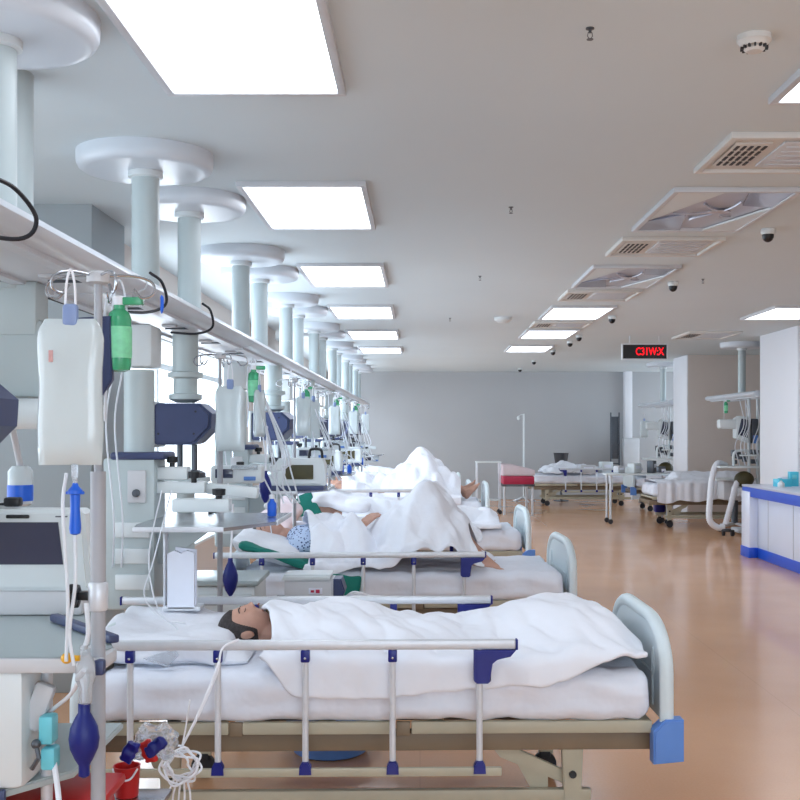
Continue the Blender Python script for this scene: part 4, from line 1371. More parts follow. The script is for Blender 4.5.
# lying on the back: face (+y) -> world +z, crown (+z) -> -x ; x = cross of those
def lie(tilt=0.0, roll=0.0, yaw=0.0):
    base = Matrix(((0, 0, -1), (-1, 0, 0), (0, 1, 0))).to_4x4()
    return Matrix.Rotation(yaw, 4, 'Z') @ Matrix.Rotation(-tilt, 4, 'Y') @ Matrix.Rotation(roll, 4, 'X') @ base


# head pillows and raised head sheets
def pillow(i, lx, ly, lz, s, label, rot=None, m='pillow_cloth', seed=0):
    b = MB(); pillow_mesh(b, (0, 0, 0), s, seed, rot)
    p = bed_pt(i, lx, ly, lz)
    o = b.build('pillow', m, loc=p, rot=(0, 0, beds[i][2]))
    return tag(o, label, 'pillow', 'pillows on the beds')


# ---- bed 1
loc0, r0 = on_bed(0)
J0 = dict(head=(-0.545, 0.0, 0.078), chest=(-0.25, 0.0, 0.045), pelvis=(0.14, 0, 0.0),
          shoulderL=(-0.33, 0.16, 0.04), shoulderR=(-0.33, -0.16, 0.04),
          elbowL=(-0.07, 0.26, 0.02), elbowR=(-0.07, -0.26, 0.02), wristL=(0.14, 0.25, 0.02), wristR=(0.14, -0.25, 0.02),
          kneeL=(0.44, 0.09, 0.03), kneeR=(0.44, -0.09, 0.03), ankleL=(0.76, 0.08, 0.03), ankleR=(0.76, -0.08, 0.03),
          toeL=(0.75, 0.1, 0.6), toeR=(0.75, -0.1, 0.6), footupL=(-0.6, 0, 0.75), footupR=(-0.6, 0, 0.75))
p0, hm0 = person('person with short dark hair asleep under a white quilt in the nearest bed', loc0, r0, J0, 0.0045, lie(0.10, 0.06), 0.93)
pillow(0, -0.70, 0.0, 0.012, (0.42, 0.62, 0.09), 'thin white pillow under the head of the sleeping person in the nearest bed', seed=2)
b = MB(); soft_box(b, (0, 0, 0.03), (0.54, 0.80, 0.075), 0.028, 24, 0.022, 8, 5)
tag(b.build('folded_sheet', 'linen', loc=bed_pt(0, -0.86, 0.06, 0.02), rot=(0, 0.05, r0)), 'crumpled white sheet bunched at the head of the nearest bed', 'sheet')
b = MB(); b.prism([(-0.07, 0.02), (0.04, 0.055), (0.06, 0.03), (0.02, -0.01), (-0.01, 0.0)], 'y', -0.01, 0.01, 0.003)
tag(b.build('oxygen_mask', 'clear_plastic', loc=bed_pt(0, -0.80, -0.38, 0.02)), 'clear crumpled oxygen mask lying behind the near rail at the bed head', 'mask')


def bump0(x, y):
    # body ridge: torso, legs, feet
    w = 0.30 - 0.05 * smooth(0.1, 0.4, x) + 0.05 * smooth(0.5, 0.8, x)
    tab = ((-0.60, 0.05), (-0.44, 0.125), (-0.16, 0.128), (0.08, 0.078), (0.30, 0.072), (0.42, 0.09), (0.54, 0.135), (0.72, 0.165), (0.84, 0.135), (1.02, 0.0))
    prof = tab[0][1] if x < tab[0][0] else tab[-1][1]
    for (a, za), (c, zc) in zip(tab, tab[1:]):
        if a <= x <= c:
            prof = za + (zc - za) * smooth(a, c, x)
    e = exp(-(abs(y + 0.02) / w) ** 3.0)
    return 0.015 + prof * (0.12 + 0.88 * e) + 0.014 * exp(-((y + 0.28) / 0.1) ** 2) * sin(x * 9 + 1)


q = drape('quilt', -0.47, 0.97, lambda u: 0.02 + 0.115 * smooth(0, 0.10, u) + 0.025 * sin(u * 7.5) - 0.16 * smooth(0.72, 1.0, u), lambda u: 0.12,
          bump0, 'quilt', None, seed=2, thick=0.020, wrinkle=0.018, fold=0.006, lift=0.012, loc=loc0, rotz=r0, outset=0.022, hw=0.448,
          endw=lambda u, v: (0.03 * sin(v * 9) + 0.10 * (1 - v) * 0.3) * (1 - u) + 0.012 * sin(v * 8) * u)
tag(q, 'thick white quilt over the sleeping person in the nearest bed', 'quilt')

# ---- bed 2
loc1, r1 = on_bed(1)
J1 = dict(head=(-0.90, 0.02, 0.185), chest=(-0.60, 0.0, 0.15), pelvis=(-0.22, 0, 0.10),
          shoulderL=(-0.68, 0.17, 0.14), shoulderR=(-0.68, -0.17, 0.14),
          elbowL=(-0.42, 0.27, 0.09), elbowR=(-0.46, -0.22, 0.13), wristL=(-0.22, 0.22, 0.12), wristR=(-0.27, -0.15, 0.27),
          palmL=(0, -0.3, -1), palmR=(0.3, 0.5, -0.6), handdirR=(0.55, 0.55, 0.5),
          kneeL=(0.17, 0.14, 0.42), kneeR=(0.13, -0.12, 0.42), ankleL=(0.48, 0.13, 0.075), ankleR=(0.47, -0.22, 0.075),
          toeL=(0.95, 0, -0.2), toeR=(0.97, -0.1, -0.18), footupL=(0.2, 0, 1), footupR=(0.2, 0, 1))
p1, hm1 = person('person with raised knees and blue patterned gown in the second bed', loc1, r1, J1, 0.006, lie(0.35, 0.5), 1.0, 'skin_pale')
# gown over chest and shoulders
b = MB()
b.limb((-0.63, -0.10, 0.15), (-0.42, -0.10, 0.135), 0.105, 0.10); b.limb((-0.63, 0.10, 0.15), (-0.42, 0.10, 0.135), 0.105, 0.10)
b.limb((-0.69, -0.17, 0.14), (-0.52, -0.205, 0.13), 0.066, 0.058); b.limb((-0.69, 0.17, 0.14), (-0.52, 0.235, 0.11), 0.066, 0.058)
b.limb((-0.68, -0.06, 0.165), (-0.62, 0.06, 0.165), 0.095, 0.095)
o = b.build('gown', 'patterned_gown', p1, sharp=180)
rm = o.modifiers.new('merge', 'REMESH'); rm.mode = 'VOXEL'; rm.voxel_size = 0.012; rm.use_smooth_shade = True
# mask and tubes
b = MB()
for sg in (-1, 1): b.tube([hm1 @ Vector((0, 0.12, -0.05)), hm1 @ Vector((sg * 0.05, 0.105, -0.05)), hm1 @ Vector((sg * 0.085, 0.02, -0.03))], 0.004, 6, smooth=5)
b.tube([hm1 @ Vector((0, 0.12, -0.06)), hm1 @ Vector((0.0, 0.16, -0.08)), hm1 @ Vector((-0.10, 0.16, -0.12)), hm1 @ Vector((-0.2, 0.06, -0.10))], 0.007, 8, smooth=6)
tag(b.build('breathing_tube', 'white_tube', loc=loc1, rot=(0, 0, r1)), 'white breathing tube and straps across the face of the patient in the second bed', 'tube')
wedge = Matrix.Rotation(-0.42, 3, 'Y')
pillow(1, -0.88, 0.02, 0.12, (0.46, 0.72, 0.17), 'white pillow propping up the head of the patient in the second bed', Matrix.Rotation(0.30, 3, 'Y'), seed=5)
b = MB(); soft_box(b, (0, 0, 0), (0.62, 0.84, 0.05), 0.024, 20, 0.014, 4, 7, Matrix.Rotation(0.30, 3, 'Y'))
tag(b.build('surgical_drape', 'green_cloth', loc=bed_pt(1, -0.74, 0.0, 0.075), rot=(0, 0, r1)), 'dark green surgical cloth under the head of the patient in the second bed', 'cloth')
b = MB(); soft_box(b, (0, 0, 0), (0.26, 0.02, 0.16), 0.008, 14, 0.01, 2, 9, Matrix.Rotation(0.15, 3, 'Y'))
tag(b.build('green_towel', 'green_cloth', loc=bed_pt(1, -0.42, -0.475, -0.085), rot=(0, 0, r1)), 'dark green towel hanging over the near side of the second bed', 'cloth')


def cover(prims, base=0.02, folds=0.0):
    # prims: (p0, p1, r0, r1, slope) - cloth stretched over limbs, falling away at the given slope
    def f(x, y):
        z = base
        zs = []
        for (p0, p1, r0, r1, sl) in prims:
            dx, dy = p1[0] - p0[0], p1[1] - p0[1]
            L2 = dx * dx + dy * dy + 1e-9
            best = base
            for u in (0.0, 1.0, max(0, min(1, ((x - p0[0]) * dx + (y - p0[1]) * dy) / L2))):
                h = p0[2] + (p1[2] - p0[2]) * u + r0 + (r1 - r0) * u
                d = sqrt((x - p0[0] - dx * u) ** 2 + (y - p0[1] - dy * u) ** 2)
                w = 0.55 * (r0 + (r1 - r0) * u)
                dd = max(0, sqrt(d * d + 0.0009) - 0.03 - w * 0.5)
                hh = h - sl * dd - (0.5 / max(w, 0.02)) * min(d, w) ** 2 * 0.3
                best = max(best, hh)
            zs.append(best)
        m = max(zs)
        z = m + 0.012 * math.log(sum(exp((q - m) / 0.012) for q in zs)) * 0.5
        lift_ = smooth(0.02, 0.14, z) * (1 - smooth(0.36, 0.50, z))
        z += folds * lift_ * (sin(x * 26 + y * 13) + 0.6 * sin(x * 41 - y * 17 + 1.3))
        return max(base, z)
    return f


def body_prims(J, s=1.0, m=0.02, slope=1.3):
    P = []
    for k, sg in (('L', 1), ('R', -1)):
        ch, pe = J['chest'], J['pelvis']
        P.append(((ch[0], ch[1] + sg * 0.06, ch[2]), (pe[0], pe[1] + sg * 0.06, pe[2]), 0.115 * s + m, 0.10 * s + m, slope))
        P.append((J['shoulder' + k], J['elbow' + k], 0.07 * s + m, 0.055 * s + m, slope))
        P.append(((pe[0], pe[1] + sg * 0.07, pe[2]), J['knee' + k], 0.09 * s + m, 0.062 * s + m, slope))
        P.append((J['knee' + k], J['ankle' + k], 0.062 * s + m, 0.045 * s + m, slope))
    P.append((J['kneeL'], J['kneeR'], 0.05 * s + m, 0.05 * s + m, slope))
    P.append((J['ankleL'], J['ankleR'], 0.03 * s + m, 0.03 * s + m, slope))
    return P


def tentbump(knees, ridge, base=0.03):
    def f(x, y):
        z = base
        for (kx, ky, H, R) in knees:
            dx, dy = x - kx, y - ky
            d = sqrt(dx * dx + dy * dy) + 1e-6
            a = math.atan2(dy, dx)
            Rr = R * (1 + 0.10 * cos(5 * a + kx * 7) + 0.06 * cos(9 * a + 1))
            t = max(0, 1 - sqrt(d * d + 0.004) / Rr)
            z = max(z, base + (H - base) * (t ** 1.05) * (1 + 0.06 * t * (1 - t) * cos(11 * a + ky * 9) * 4))
        # body ridge
        for (x0, x1, w, h) in ridge:
            e = smooth(x0 - 0.08, x0 + 0.06, x) * (1 - smooth(x1 - 0.06, x1 + 0.10, x))
            z = max(z, base + h * e * exp(-(abs(y) / w) ** 3))
        return z
    return f


q = drape('bed_sheet', -0.64, 0.50, lambda u: 0.06 + 0.02 * sin(u * 14) - 0.05 * smooth(0.8, 0.98, u), lambda u: 0.10,
          cover(body_prims(J1, 1.0, 0.035, 1.25) + [(J1['elbowR'], (-0.32, -0.17, 0.235), 0.07, 0.055, 1.3)], 0.022, 0.022), 'linen', None, seed=5, wrinkle=0.016, fold=0.014, thick=0.006,
          loc=loc1, rotz=r1, nx=150, ny=130, endw=lambda u, v: (-0.09 * exp(-((v - 0.2) / 0.16) ** 2) + 0.02 * sin(v * 17)) * u + 0.04 * sin(v * 8) * (1 - u))
tag(q, 'white sheet tented high over the raised knees in the second bed', 'sheet')
# a fold of sheet near the bare foot
b = MB(); soft_box(b, (0, 0, 0), (0.26, 0.20, 0.09), 0.035, 18, 0.02, 12, 9, Matrix.Rotation(0.45, 3, 'Y'))
tag(b.build('sheet_fold', 'linen', loc=bed_pt(1, 0.46, -0.06, 0.06), rot=(0, 0, r1)), 'loose fold of white sheet beside the bare foot in the second bed', 'sheet')

# ---- bed 3
loc2, r2 = on_bed(2)
J2 = dict(J0); J2['head'] = (-0.86, 0.0, 0.16); J2['chest'] = (-0.55, 0, 0.12); J2['shoulderL'] = (-0.64, 0.17, 0.10); J2['shoulderR'] = (-0.64, -0.17, 0.10)
J2['elbowL'] = (-0.38, 0.26, 0.06); J2['elbowR'] = (-0.38, -0.26, 0.06); J2['wristL'] = (-0.16, 0.25, 0.05); J2['wristR'] = (-0.16, -0.25, 0.05)
J2['pelvis'] = (-0.14, 0, 0.09); J2['kneeL'] = (0.26, 0.1, 0.09); J2['kneeR'] = (0.26, -0.1, 0.09); J2['ankleL'] = (0.64, 0.09, 0.055); J2['ankleR'] = (0.64, -0.09, 0.055)
p2, _ = person('person lying flat under a white sheet in the third bed', loc2, r2, J2, 0.012, lie(0.15, 0.1), 1.0, 'skin_pale')
pillow(2, -0.84, 0.0, 0.065, (0.45, 0.70, 0.14), 'white pillow at the head of the third bed', seed=9)
q = drape('bed_sheet', -0.60, 0.80, lambda u: 0.05, lambda u: 0.06,
          cover(body_prims(J2, 1.0, 0.03, 1.0) + [((0.70, 0.08, 0.08), (0.70, -0.08, 0.08), 0.06, 0.06, 0.7)], 0.02), 'linen', None, seed=11, wrinkle=0.010, loc=loc2, rotz=r2, nx=90, ny=60)
tag(q, 'white sheet over the flat-lying person in the third bed', 'sheet')
b = MB(); b.prism([(-0.20, -0.10), (0.0, 0.16), (0.10, 0.20), (0.26, -0.10)], 'y', -0.015, 0.015, 0.004)
tag(b.build('teal_cloth', 'green_cloth', loc=bed_pt(2, -0.98, -0.30, 0.14)), 'teal green cloth standing up at the head of the third bed', 'cloth')
b = MB(); soft_box(b, (0, 0, 0), (0.34, 0.12, 0.32), 0.05, 16, 0.02, 3, 7, Matrix.Rotation(0.5, 3, 'Y'))
tag(b.build('pillow', 'pink_cloth', loc=bed_pt(2, -1.14, -0.52, 0.16)), 'pale pink cushion beside the teal cloth at the head of the third bed', 'pillow')
b = MB(); soft_box(b, (0, 0, 0), (0.55, 0.6, 0.14), 0.06, 20, 0.03, 7, 6, Matrix.Rotation(0.25, 3, 'Y'))
tag(b.build('folded_blanket', 'linen', loc=bed_pt(2, -0.62, -0.02, 0.24)), 'white blanket folded thick over the chest in the third bed', 'blanket')

# ---- bed 4
loc3, r3 = on_bed(3)
J3 = dict(J1)
J3.update(kneeL=(0.30, 0.12, 0.46), kneeR=(0.34, -0.08, 0.38), wristR=(-0.24, -0.24, 0.10), palmR=(0, 0, -1), handdirR=(1, 0, 0), elbowR=(-0.42, -0.27, 0.10), ankleL=(0.78, 0.11, 0.10), ankleR=(0.80, -0.16, 0.10), pelvis=(-0.10, 0, 0.1), toeL=(0.5, 0, 0.8), toeR=(0.6, 0, 0.75), footupL=(-0.8, 0, 0.5), footupR=(-0.75, 0, 0.6))
p3, _ = person('person with raised knees and bare feet against the footboard in the fourth bed', loc3, r3, J3, 0.010, lie(0.3, 0.1), 1.0, 'skin')
q = drape('bed_sheet', -0.60, 0.74, lambda u: 0.10, lambda u: 0.10,
          cover(body_prims(J3, 1.0, 0.04, 1.2), 0.022, 0.022), 'linen', None, seed=17, wrinkle=0.016, loc=loc3, rotz=r3, nx=90, ny=80)
tag(q, 'white sheet tented over the raised knees in the fourth bed', 'sheet')
pillow(3, -0.88, 0.0, 0.10, (0.45, 0.70, 0.18), 'white pillow at the head of the fourth bed', seed=19)

# ---- beds 5 and 6
for i in (4, 5):
    lc, rr = on_bed(i)
    person('person under a white blanket in the %s bed of the left row' % ('fifth' if i == 4 else 'sixth'), lc, rr, J2, 0.014, lie(0.2, 0.1), 1.0, 'skin_pale')
    pillow(i, -0.84, 0.0, 0.07, (0.45, 0.70, 0.15), 'white pillow at the head of the %s bed' % ('fifth' if i == 4 else 'sixth'), seed=30 + i)
    q = drape('bed_sheet', -0.60, 0.9, lambda u: 0.12, lambda u: 0.10,
              cover(body_prims(J2, 1.0, 0.04, 1.0) + [((0.35, 0.08, 0.20), (0.72, -0.08, 0.12), 0.12, 0.12, 1.0)], 0.03), 'linen', None, seed=40 + i, wrinkle=0.014, loc=lc, rotz=rr, nx=60, ny=50)
    tag(q, 'heaped white blanket on the %s bed of the left row' % ('fifth' if i == 4 else 'sixth'), 'blanket')

# ---- bedding of the far beds
q = drape('bedding_heap', -0.55, 0.55, lambda u: 0.05, lambda u: 0.05, tentbump([(-0.10, -0.05, 0.26, 0.5), (0.3, 0.1, 0.2, 0.4)], [], 0.03), 'linen', None, seed=60, wrinkle=0.03, loc=(3.0, 22.4, MT), nx=60, ny=50)
tag(q, 'rumpled white bedding heaped on the bed by the back wall', 'bedding')
q = drape('hanging_sheet', -0.93, 0.75, lambda u: 0.33 + 0.02 * sin(u * 20), lambda u: 0.1, tentbump([(0.1, 0, 0.10, 0.8)], [(-0.6, 0.5, 0.25, 0.13)], 0.02), 'linen', None, seed=66, wrinkle=0.014, fold=0.02,
          loc=(4.58, 17.45, MT + 0.05), nx=80, ny=70, outset=0.05)
tag(q, 'long white sheet hanging over the side of the right-hand bed', 'sheet')
q = drape('bed_sheet', -0.8, 0.6, lambda u: 0.1, lambda u: 0.1, tentbump([(0.1, 0, 0.15, 0.8)], [], 0.02), 'linen', None, seed=69, wrinkle=0.02, loc=(5.0, 20.9, MT), nx=50, ny=40)
tag(q, 'white sheet on the bed half hidden behind the right-hand bed', 'sheet')

# ------------------------------------------------------------------ devices among the beds
def cart(name, label, cat, loc, top_z, w=0.4, d=0.35, m='steel', grp=None):
    t = thing(name, label, cat, loc, 0, grp)
    b = MB(); b.box((0, 0, top_z - 0.012), (w, d, 0.024), 0.006); b.build('top', m, t)
    b = MB(); b.box((0, 0, 0.25), (w * 0.95, d * 0.95, 0.015), 0.004); b.build('shelf', m, t)
    for sx in (-1, 1):
        for sy in (-1, 1):
            b = MB(); b.cyl((sx * w * 0.45, sy * d * 0.45, 0.07), (sx * w * 0.45, sy * d * 0.45, top_z - 0.02), 0.012, seg=12); lg = b.build('leg', 'aluminium', t)
            b = MB(); b.lathe([(0.035, -0.01), (0.035, 0.01)], (sx * w * 0.45, sy * d * 0.45, 0.036), axis='y', seg=14); b.box((sx * w * 0.45, sy * d * 0.45, 0.07), (0.02, 0.025, 0.02), 0.003); b.build('castor', 'rubber', lg)
    return t


cart('trolley', 'small steel trolley between the first and second beds', 'trolley', (-0.56, 5.75, 0), 0.62, 0.42, 0.3)
t = thing('suction_unit', 'grey box-shaped suction unit with printed panel between the first and second beds', 'medical device', (-0.565, 5.72, 0.62))
b = MB(); b.prism([(-0.13, 0.0), (0.12, 0.0), (0.12, 0.12), (-0.13, 0.12)], 'y', -0.09, 0.09, 0.012); b.build('housing', 'grey_plastic', t)
b = MB(); b.prism([(-0.145, 0.115), (0.10, 0.115), (0.11, 0.145), (-0.13, 0.145)], 'y', -0.10, 0.10, 0.01); b.build('lid', 'enamel', t)
b = MB(); b.box((0.03, -0.092, 0.06), (0.07, 0.006, 0.03), 0.002); b.build('label_plate', 'paper', t)
b = MB(); b.box((0.015, -0.097, 0.06), (0.018, 0.004, 0.012), 0.001); b.box((0.042, -0.097, 0.06), (0.02, 0.004, 0.018), 0.001); b.build('print', 'red_cover', t)
b = MB(); b.prism([(0.12, 0.0), (0.16, 0.0), (0.18, 0.06), (0.16, 0.12), (0.12, 0.12)], 'y', -0.08, 0.08, 0.008); b.build('side_grip', 'navy_plastic', t)
b = MB()
for k in range(5):
    b.tube([(0.0, 0, 0.02), (0.05 + 0.01 * k, -0.05, 0.05 - 0.01 * k), (0.13 + 0.012 * k, -0.05 + 0.01 * k, 0.02), (0.10, -0.03, -0.03), (0.03, 0, -0.02 + 0.01 * k)], 0.005, 6, smooth=6)
tag(b.build('coiled_cable', 'white_tube', loc=(-0.38, 5.66, 0.63)), 'coiled white cable right of the grey suction unit', 'cable')

# second breathing balloon
t = thing('breathing_bag', 'small dark blue breathing balloon at the head of the second bed', 'breathing bag', (-1.00, 5.80, 0.66))
b = MB(); b.lathe([(0.008, -0.03), (0.014, -0.02), (0.026, 0.0), (0.040, 0.05), (0.040, 0.08), (0.028, 0.12), (0.014, 0.15), (0.012, 0.17)]); b.build('balloon', 'bulb_blue', t)
b = MB(); b.sphere((0.012, 0, -0.05), 0.022); b.build('valve', 'white_tube', t)
b = MB(); b.tube([(0, 0, 0.16), (0.0, 0.05, 0.3), (0.0, 0.08, 0.45)], 0.006, 6, smooth=4); b.build('connector', 'white_tube', t)
t2 = copy_tree(t, (-0.97, 6.9, 1.08), 0, 'second small blue breathing balloon hanging above the second bed head')

# paper folder under tray and side unit
t = thing('chart_holder', 'white papers standing under the steel tray at the nearest bed', 'papers', (-1.02, 4.72, 0.74))
b = MB(); b.prism([(-0.06, 0), (0.055, 0), (0.055, 0.24), (0.02, 0.25), (0.0, 0.235), (-0.03, 0.25), (-0.06, 0.235)], 'y', -0.02, 0.0, 0.001); b.build('front_sheet', 'paper', t)
b = MB(); b.prism([(-0.05, 0), (0.06, 0), (0.06, 0.25), (-0.03, 0.262)], 'y', 0.002, 0.02, 0.001); b.build('back_sheet', 'paper', t)
b = MB(); b.box((0, 0.03, 0.0), (0.16, 0.10, 0.02), 0.004); b.box((-0.08, 0.04, 0.15), (0.01, 0.06, 0.34), 0.003); b.build('holder', 'aluminium', t)
t = thing('bedside_cabinet', 'low white bedside cabinet between the first and second bed heads', 'cabinet', (-1.12, 6.15, 0))
b = MB(); b.box((0, 0, 0.36), (0.46, 0.42, 0.60), 0.012); b.build('body', 'enamel', t)
b = MB(); b.box((0, -0.01, 0.68), (0.50, 0.46, 0.03), 0.008); b.build('top', 'worktop_grey', t)
for z in (0.56, 0.42):
    b = MB(); b.box((0, -0.215, z), (0.42, 0.015, 0.12), 0.004); dr = b.build('drawer', 'enamel', t)
    b = MB(); b.box((0, -0.232, z + 0.01), (0.10, 0.012, 0.014), 0.004); b.build('handle', 'dark_steel', dr)
b = MB(); b.box((0, -0.215, 0.21), (0.42, 0.015, 0.26), 0.004); b.build('door', 'enamel', t)
for x in (-0.19, 0.19):
    for y in (-0.17, 0.17):
        b = MB(); b.lathe([(0.028, -0.01), (0.028, 0.01)], (x, y, 0.028), axis='y', seg=14); b.box((x, y, 0.055), (0.02, 0.02, 0.03), 0.003); b.build('castor', 'rubber', t)

# ventilator-like screen boxes on trays
def make_pump(label):
    t = thing('bedside_ventilator', label, 'ventilator', (0, 0, 0), 0, 'bedside ventilators on the trays')
    b = MB(); b.prism([(-0.17, 0.03), (0.15, 0.03), (0.15, 0.15), (0.135, 0.19), (-0.12, 0.19), (-0.15, 0.15)], 'y', -0.10, 0.12, 0.012); b.build('housing', 'enamel', t)
    b = MB(); b.box((0.0, -0.104, 0.11), (0.17, 0.01, 0.085), 0.003); b.build('screen', 'yellowish_dark', t)
    b = MB(); b.box((-0.01, 0.01, 0.015), (0.31, 0.22, 0.03), 0.008); b.build('base', 'navy_plastic', t)
    b = MB(); b.tube([(0.05, 0, 0.19), (0.06, 0, 0.24), (0.12, 0, 0.24), (0.13, 0, 0.19)], 0.008, 8, smooth=4); b.build('handle', 'black_plastic', t)
    return t


pm = make_pump('white ventilator with a dark amber screen on the tray of the third bed')
pm.location = (-0.82, 7.55, 1.095); pm.scale = (1.15, 1, 1.15)
copy_tree(pm, (-0.90, 10.3, 1.095), 0, 'small white ventilator on the tray of the fourth bed')
copy_tree(pm, (-0.86, 12.95, 1.095), 0, 'tiny white ventilator on the tray of the fifth bed')

# syringe pumps clamped on poles
def make_syringe(label):
    t = thing('syringe_pump', label, 'syringe pump', (0, 0, 0), 0, 'syringe pumps clamped along the left')
    b = MB(); b.box((0, 0, 0), (0.26, 0.12, 0.09), 0.015); b.build('housing', 'enamel', t)
    b = MB(); b.box((-0.06, -0.062, 0.005), (0.09, 0.006, 0.045), 0.002); b.build('display', 'screen', t)
    b = MB(); b.cyl((-0.02, -0.07, 0.035), (0.11, -0.07, 0.035), 0.012, seg=12); b.build('syringe', 'clear_plastic', t)
    b = MB(); b.box((0.07, -0.064, -0.02), (0.06, 0.008, 0.02), 0.003); b.build('keypad', 'light_blue_plastic', t)
    b = MB(); knob(b, (0.0, 0.07, 0.02), 0.02, 0.04); b.build('clamp', 'black_plastic', t)
    return t


sp = make_syringe('white syringe pump clamped behind the thin IV stand')
sp.location = (-0.93, 5.62, 1.28)
k = 0
for (x, y, z, l) in ((-0.80, 8.3, 1.33, 'upper white syringe pump at the third bed'), (-0.80, 8.3, 1.20, 'lower white syringe pump at the third bed'),
                     (-0.86, 11.0, 1.36, 'upper white syringe pump at the fourth bed'), (-0.86, 11.0, 1.22, 'lower white syringe pump at the fourth bed'),
                     (-0.82, 13.7, 1.32, 'upper white syringe pump at the fifth bed'), (-0.82, 13.7, 1.18, 'lower white syringe pump at the fifth bed'),
                     (-0.72, 15.7, 1.10, 'white syringe pump near the back of the left row')):
    copy_tree(sp, (x, y, z), 0.1 * k, l); k += 1

# little blue-capped bottles on the distant racks
bo = MB(); bo.lathe([(0.018, 0), (0.022, 0.005), (0.022, 0.06), (0.010, 0.075), (0.010, 0.085)], seg=14)
pt = thing('reagent_bottle', 'small blue bottle on the steel tray of the nearest bed', 'bottle', (-0.70, 5.2, 1.097), 0, 'small bottles on the trays')
bo.build('bottle', 'bright_blue', pt)
bo = MB(); bo.lathe([(0.013, 0.083), (0.013, 0.10), (0.01, 0.102)], seg=12); bo.build('cap', 'white_tube', pt)
k = 0
for (x, y, z, l) in ((-0.70, 8.0, 1.097, 'small blue bottle beside the amber-screened ventilator'), (-0.76, 10.7, 1.097, 'small blue bottle on the fourth bed tray, left one'),
                     (-0.68, 10.6, 1.097, 'small blue bottle on the fourth bed tray, right one'), (-0.70, 13.2, 1.097, 'small blue bottle on the fifth bed tray')):
    copy_tree(pt, (x, y, z), 0, l)
# bundles of tubes dropping to each bed
for i, (x, y, l) in enumerate(((-0.86, 5.6, 'bundle of clear tubes dropping beside the thin IV stand'), (-0.84, 8.2, 'bundle of clear tubes dropping to the third bed'), (-0.82, 10.9, 'bundle of clear tubes dropping to the fourth bed'), (-0.8, 13.6, 'bundle of clear tubes dropping to the fifth bed'))):
    b = MB()
    rnd = random.Random(i)
    for k in range(7):
        dx = 0.25 * rnd.random(); dy = 0.1 * rnd.random()
        b.tube([(dx * 0.3, dy, 1.62 + 0.1 * rnd.random()), (dx * 0.9, dy, 1.35), (dx * (0.2 + rnd.random()), dy, 1.22 + 0.1 * rnd.random()), (dx + 0.05 * rnd.random(), dy, 1.13)], 0.0045, 6, smooth=6)
    tag(b.build('tube_bundle', 'tube', loc=(x, y, 0)), l, 'tubes', 'tube bundles along the left')

# ------------------------------------------------------------------ far middle: table, red seat, stand
cart('overbed_table', 'narrow white overbed table near the back wall', 'table', (1.24, 20.0, 0), 0.95, 0.46, 0.4, 'enamel')
t = thing('examination_couch', 'dark examination couch with a red side and white cover near the back wall', 'couch', (1.76, 20.2, 0))
b = MB(); b.box((0, 0, 0.62), (0.56, 1.2, 0.15), 0.02); b.build('mattress', 'red_cover', t)
b = MB(); b.prism([(-0.29, 0.70), (0.29, 0.70), (0.29, 0.80), (-0.05, 0.88), (-0.29, 0.90)], 'y', -0.58, 0.58, 0.02); b.build('cover', 'pink_cloth', t)
b = MB(); b.box((0, 0, 0.53), (0.58, 1.2, 0.04), 0.005); b.build('frame', 'dark_steel', t)
for x in (-0.25, 0.25):
    for y in (-0.55, 0.55):
        b = MB(); b.cyl((x, y, 0), (x, y, 0.53), 0.02); b.build('leg', 'aluminium', t)
t = thing('floor_stand', 'tall thin white stand before the grey back wall', 'stand', (2.17, 23.0, 0))
b = MB(); b.cyl((0, 0, 0.1), (0, 0, 1.86), 0.02); b.build('pole', 'enamel', t)
b = MB()
for k in range(5):
    a = k * 2 * pi / 5
    b.tube([(0, 0, 0.12), (0.25 * cos(a), 0.25 * sin(a), 0.03)], 0.015, 8)
b.build('base', 'aluminium', t)
b = MB(); b.tube([(0, 0, 1.84), (-0.06, 0, 1.84), (-0.11, 0, 1.81)], 0.008, 6, smooth=3); b.sphere((-0.11, 0, 1.77), 0.035, (1, 1, 1.3)); b.build('lamp_head', 'enamel', t)
# oxygen rack and devices by the back wall
t = thing('wall_ladder', 'tall dark grey metal rack standing at the back wall near the corner', 'rack', (4.2, 23.7, 0))
b = MB()
for x in (-0.09, 0.09): b.box((x, 0, 0.95), (0.03, 0.03, 1.9), 0.004)
for z in range(9): b.box((0, 0, 0.2 + 0.2 * z), (0.18, 0.02, 0.025), 0.003)
b.box((0.0, 0.02, 1.35), (0.15, 0.02, 0.9), 0.004)
b.build('frame', 'dark_steel', t)
b = MB(); b.box((0.34, 0, 0.95), (0.34, 0.25, 0.8), 0.03); b.build('cabinet', 'grey_plastic', t)
t = thing('waste_basket', 'dark open basket standing beyond the bed at the back wall', 'bin', (3.02, 23.55, 0))
b = MB(); b.lathe([(0.10, 0.60), (0.16, 1.02), (0.17, 1.03), (0.15, 1.03)]); b.build('basket', 'dark_steel', t)
b = MB(); b.cyl((0, 0, 0), (0, 0, 0.62), 0.03); b.lathe([(0.16, 0), (0.16, 0.02)]); b.build('stand', 'dark_steel', t)

# ------------------------------------------------------------------ right side: bridges, equipment, counter
for (y0, y1, cy, l, sh) in ((15.15, 17.75, 16.2, 'white ceiling bridge with a round cap behind the right pillar', 4.82), (19.95, 22.7, 21.0, 'smaller white ceiling bridge behind the far right pillar', 4.72)):
    t = thing('ceiling_bridge', l, 'supply bridge', (sh, cy, 2.0), 0, 'supply bridges on the right')
    before = set(C.objects)
    column(t, sh - 0.08, cy, 2.06, 0.055)
    beam(t, sh, y0, y1, 1.98, -1)
    for o in set(C.objects) - before: o.location = (-sh, -cy, -2.0)
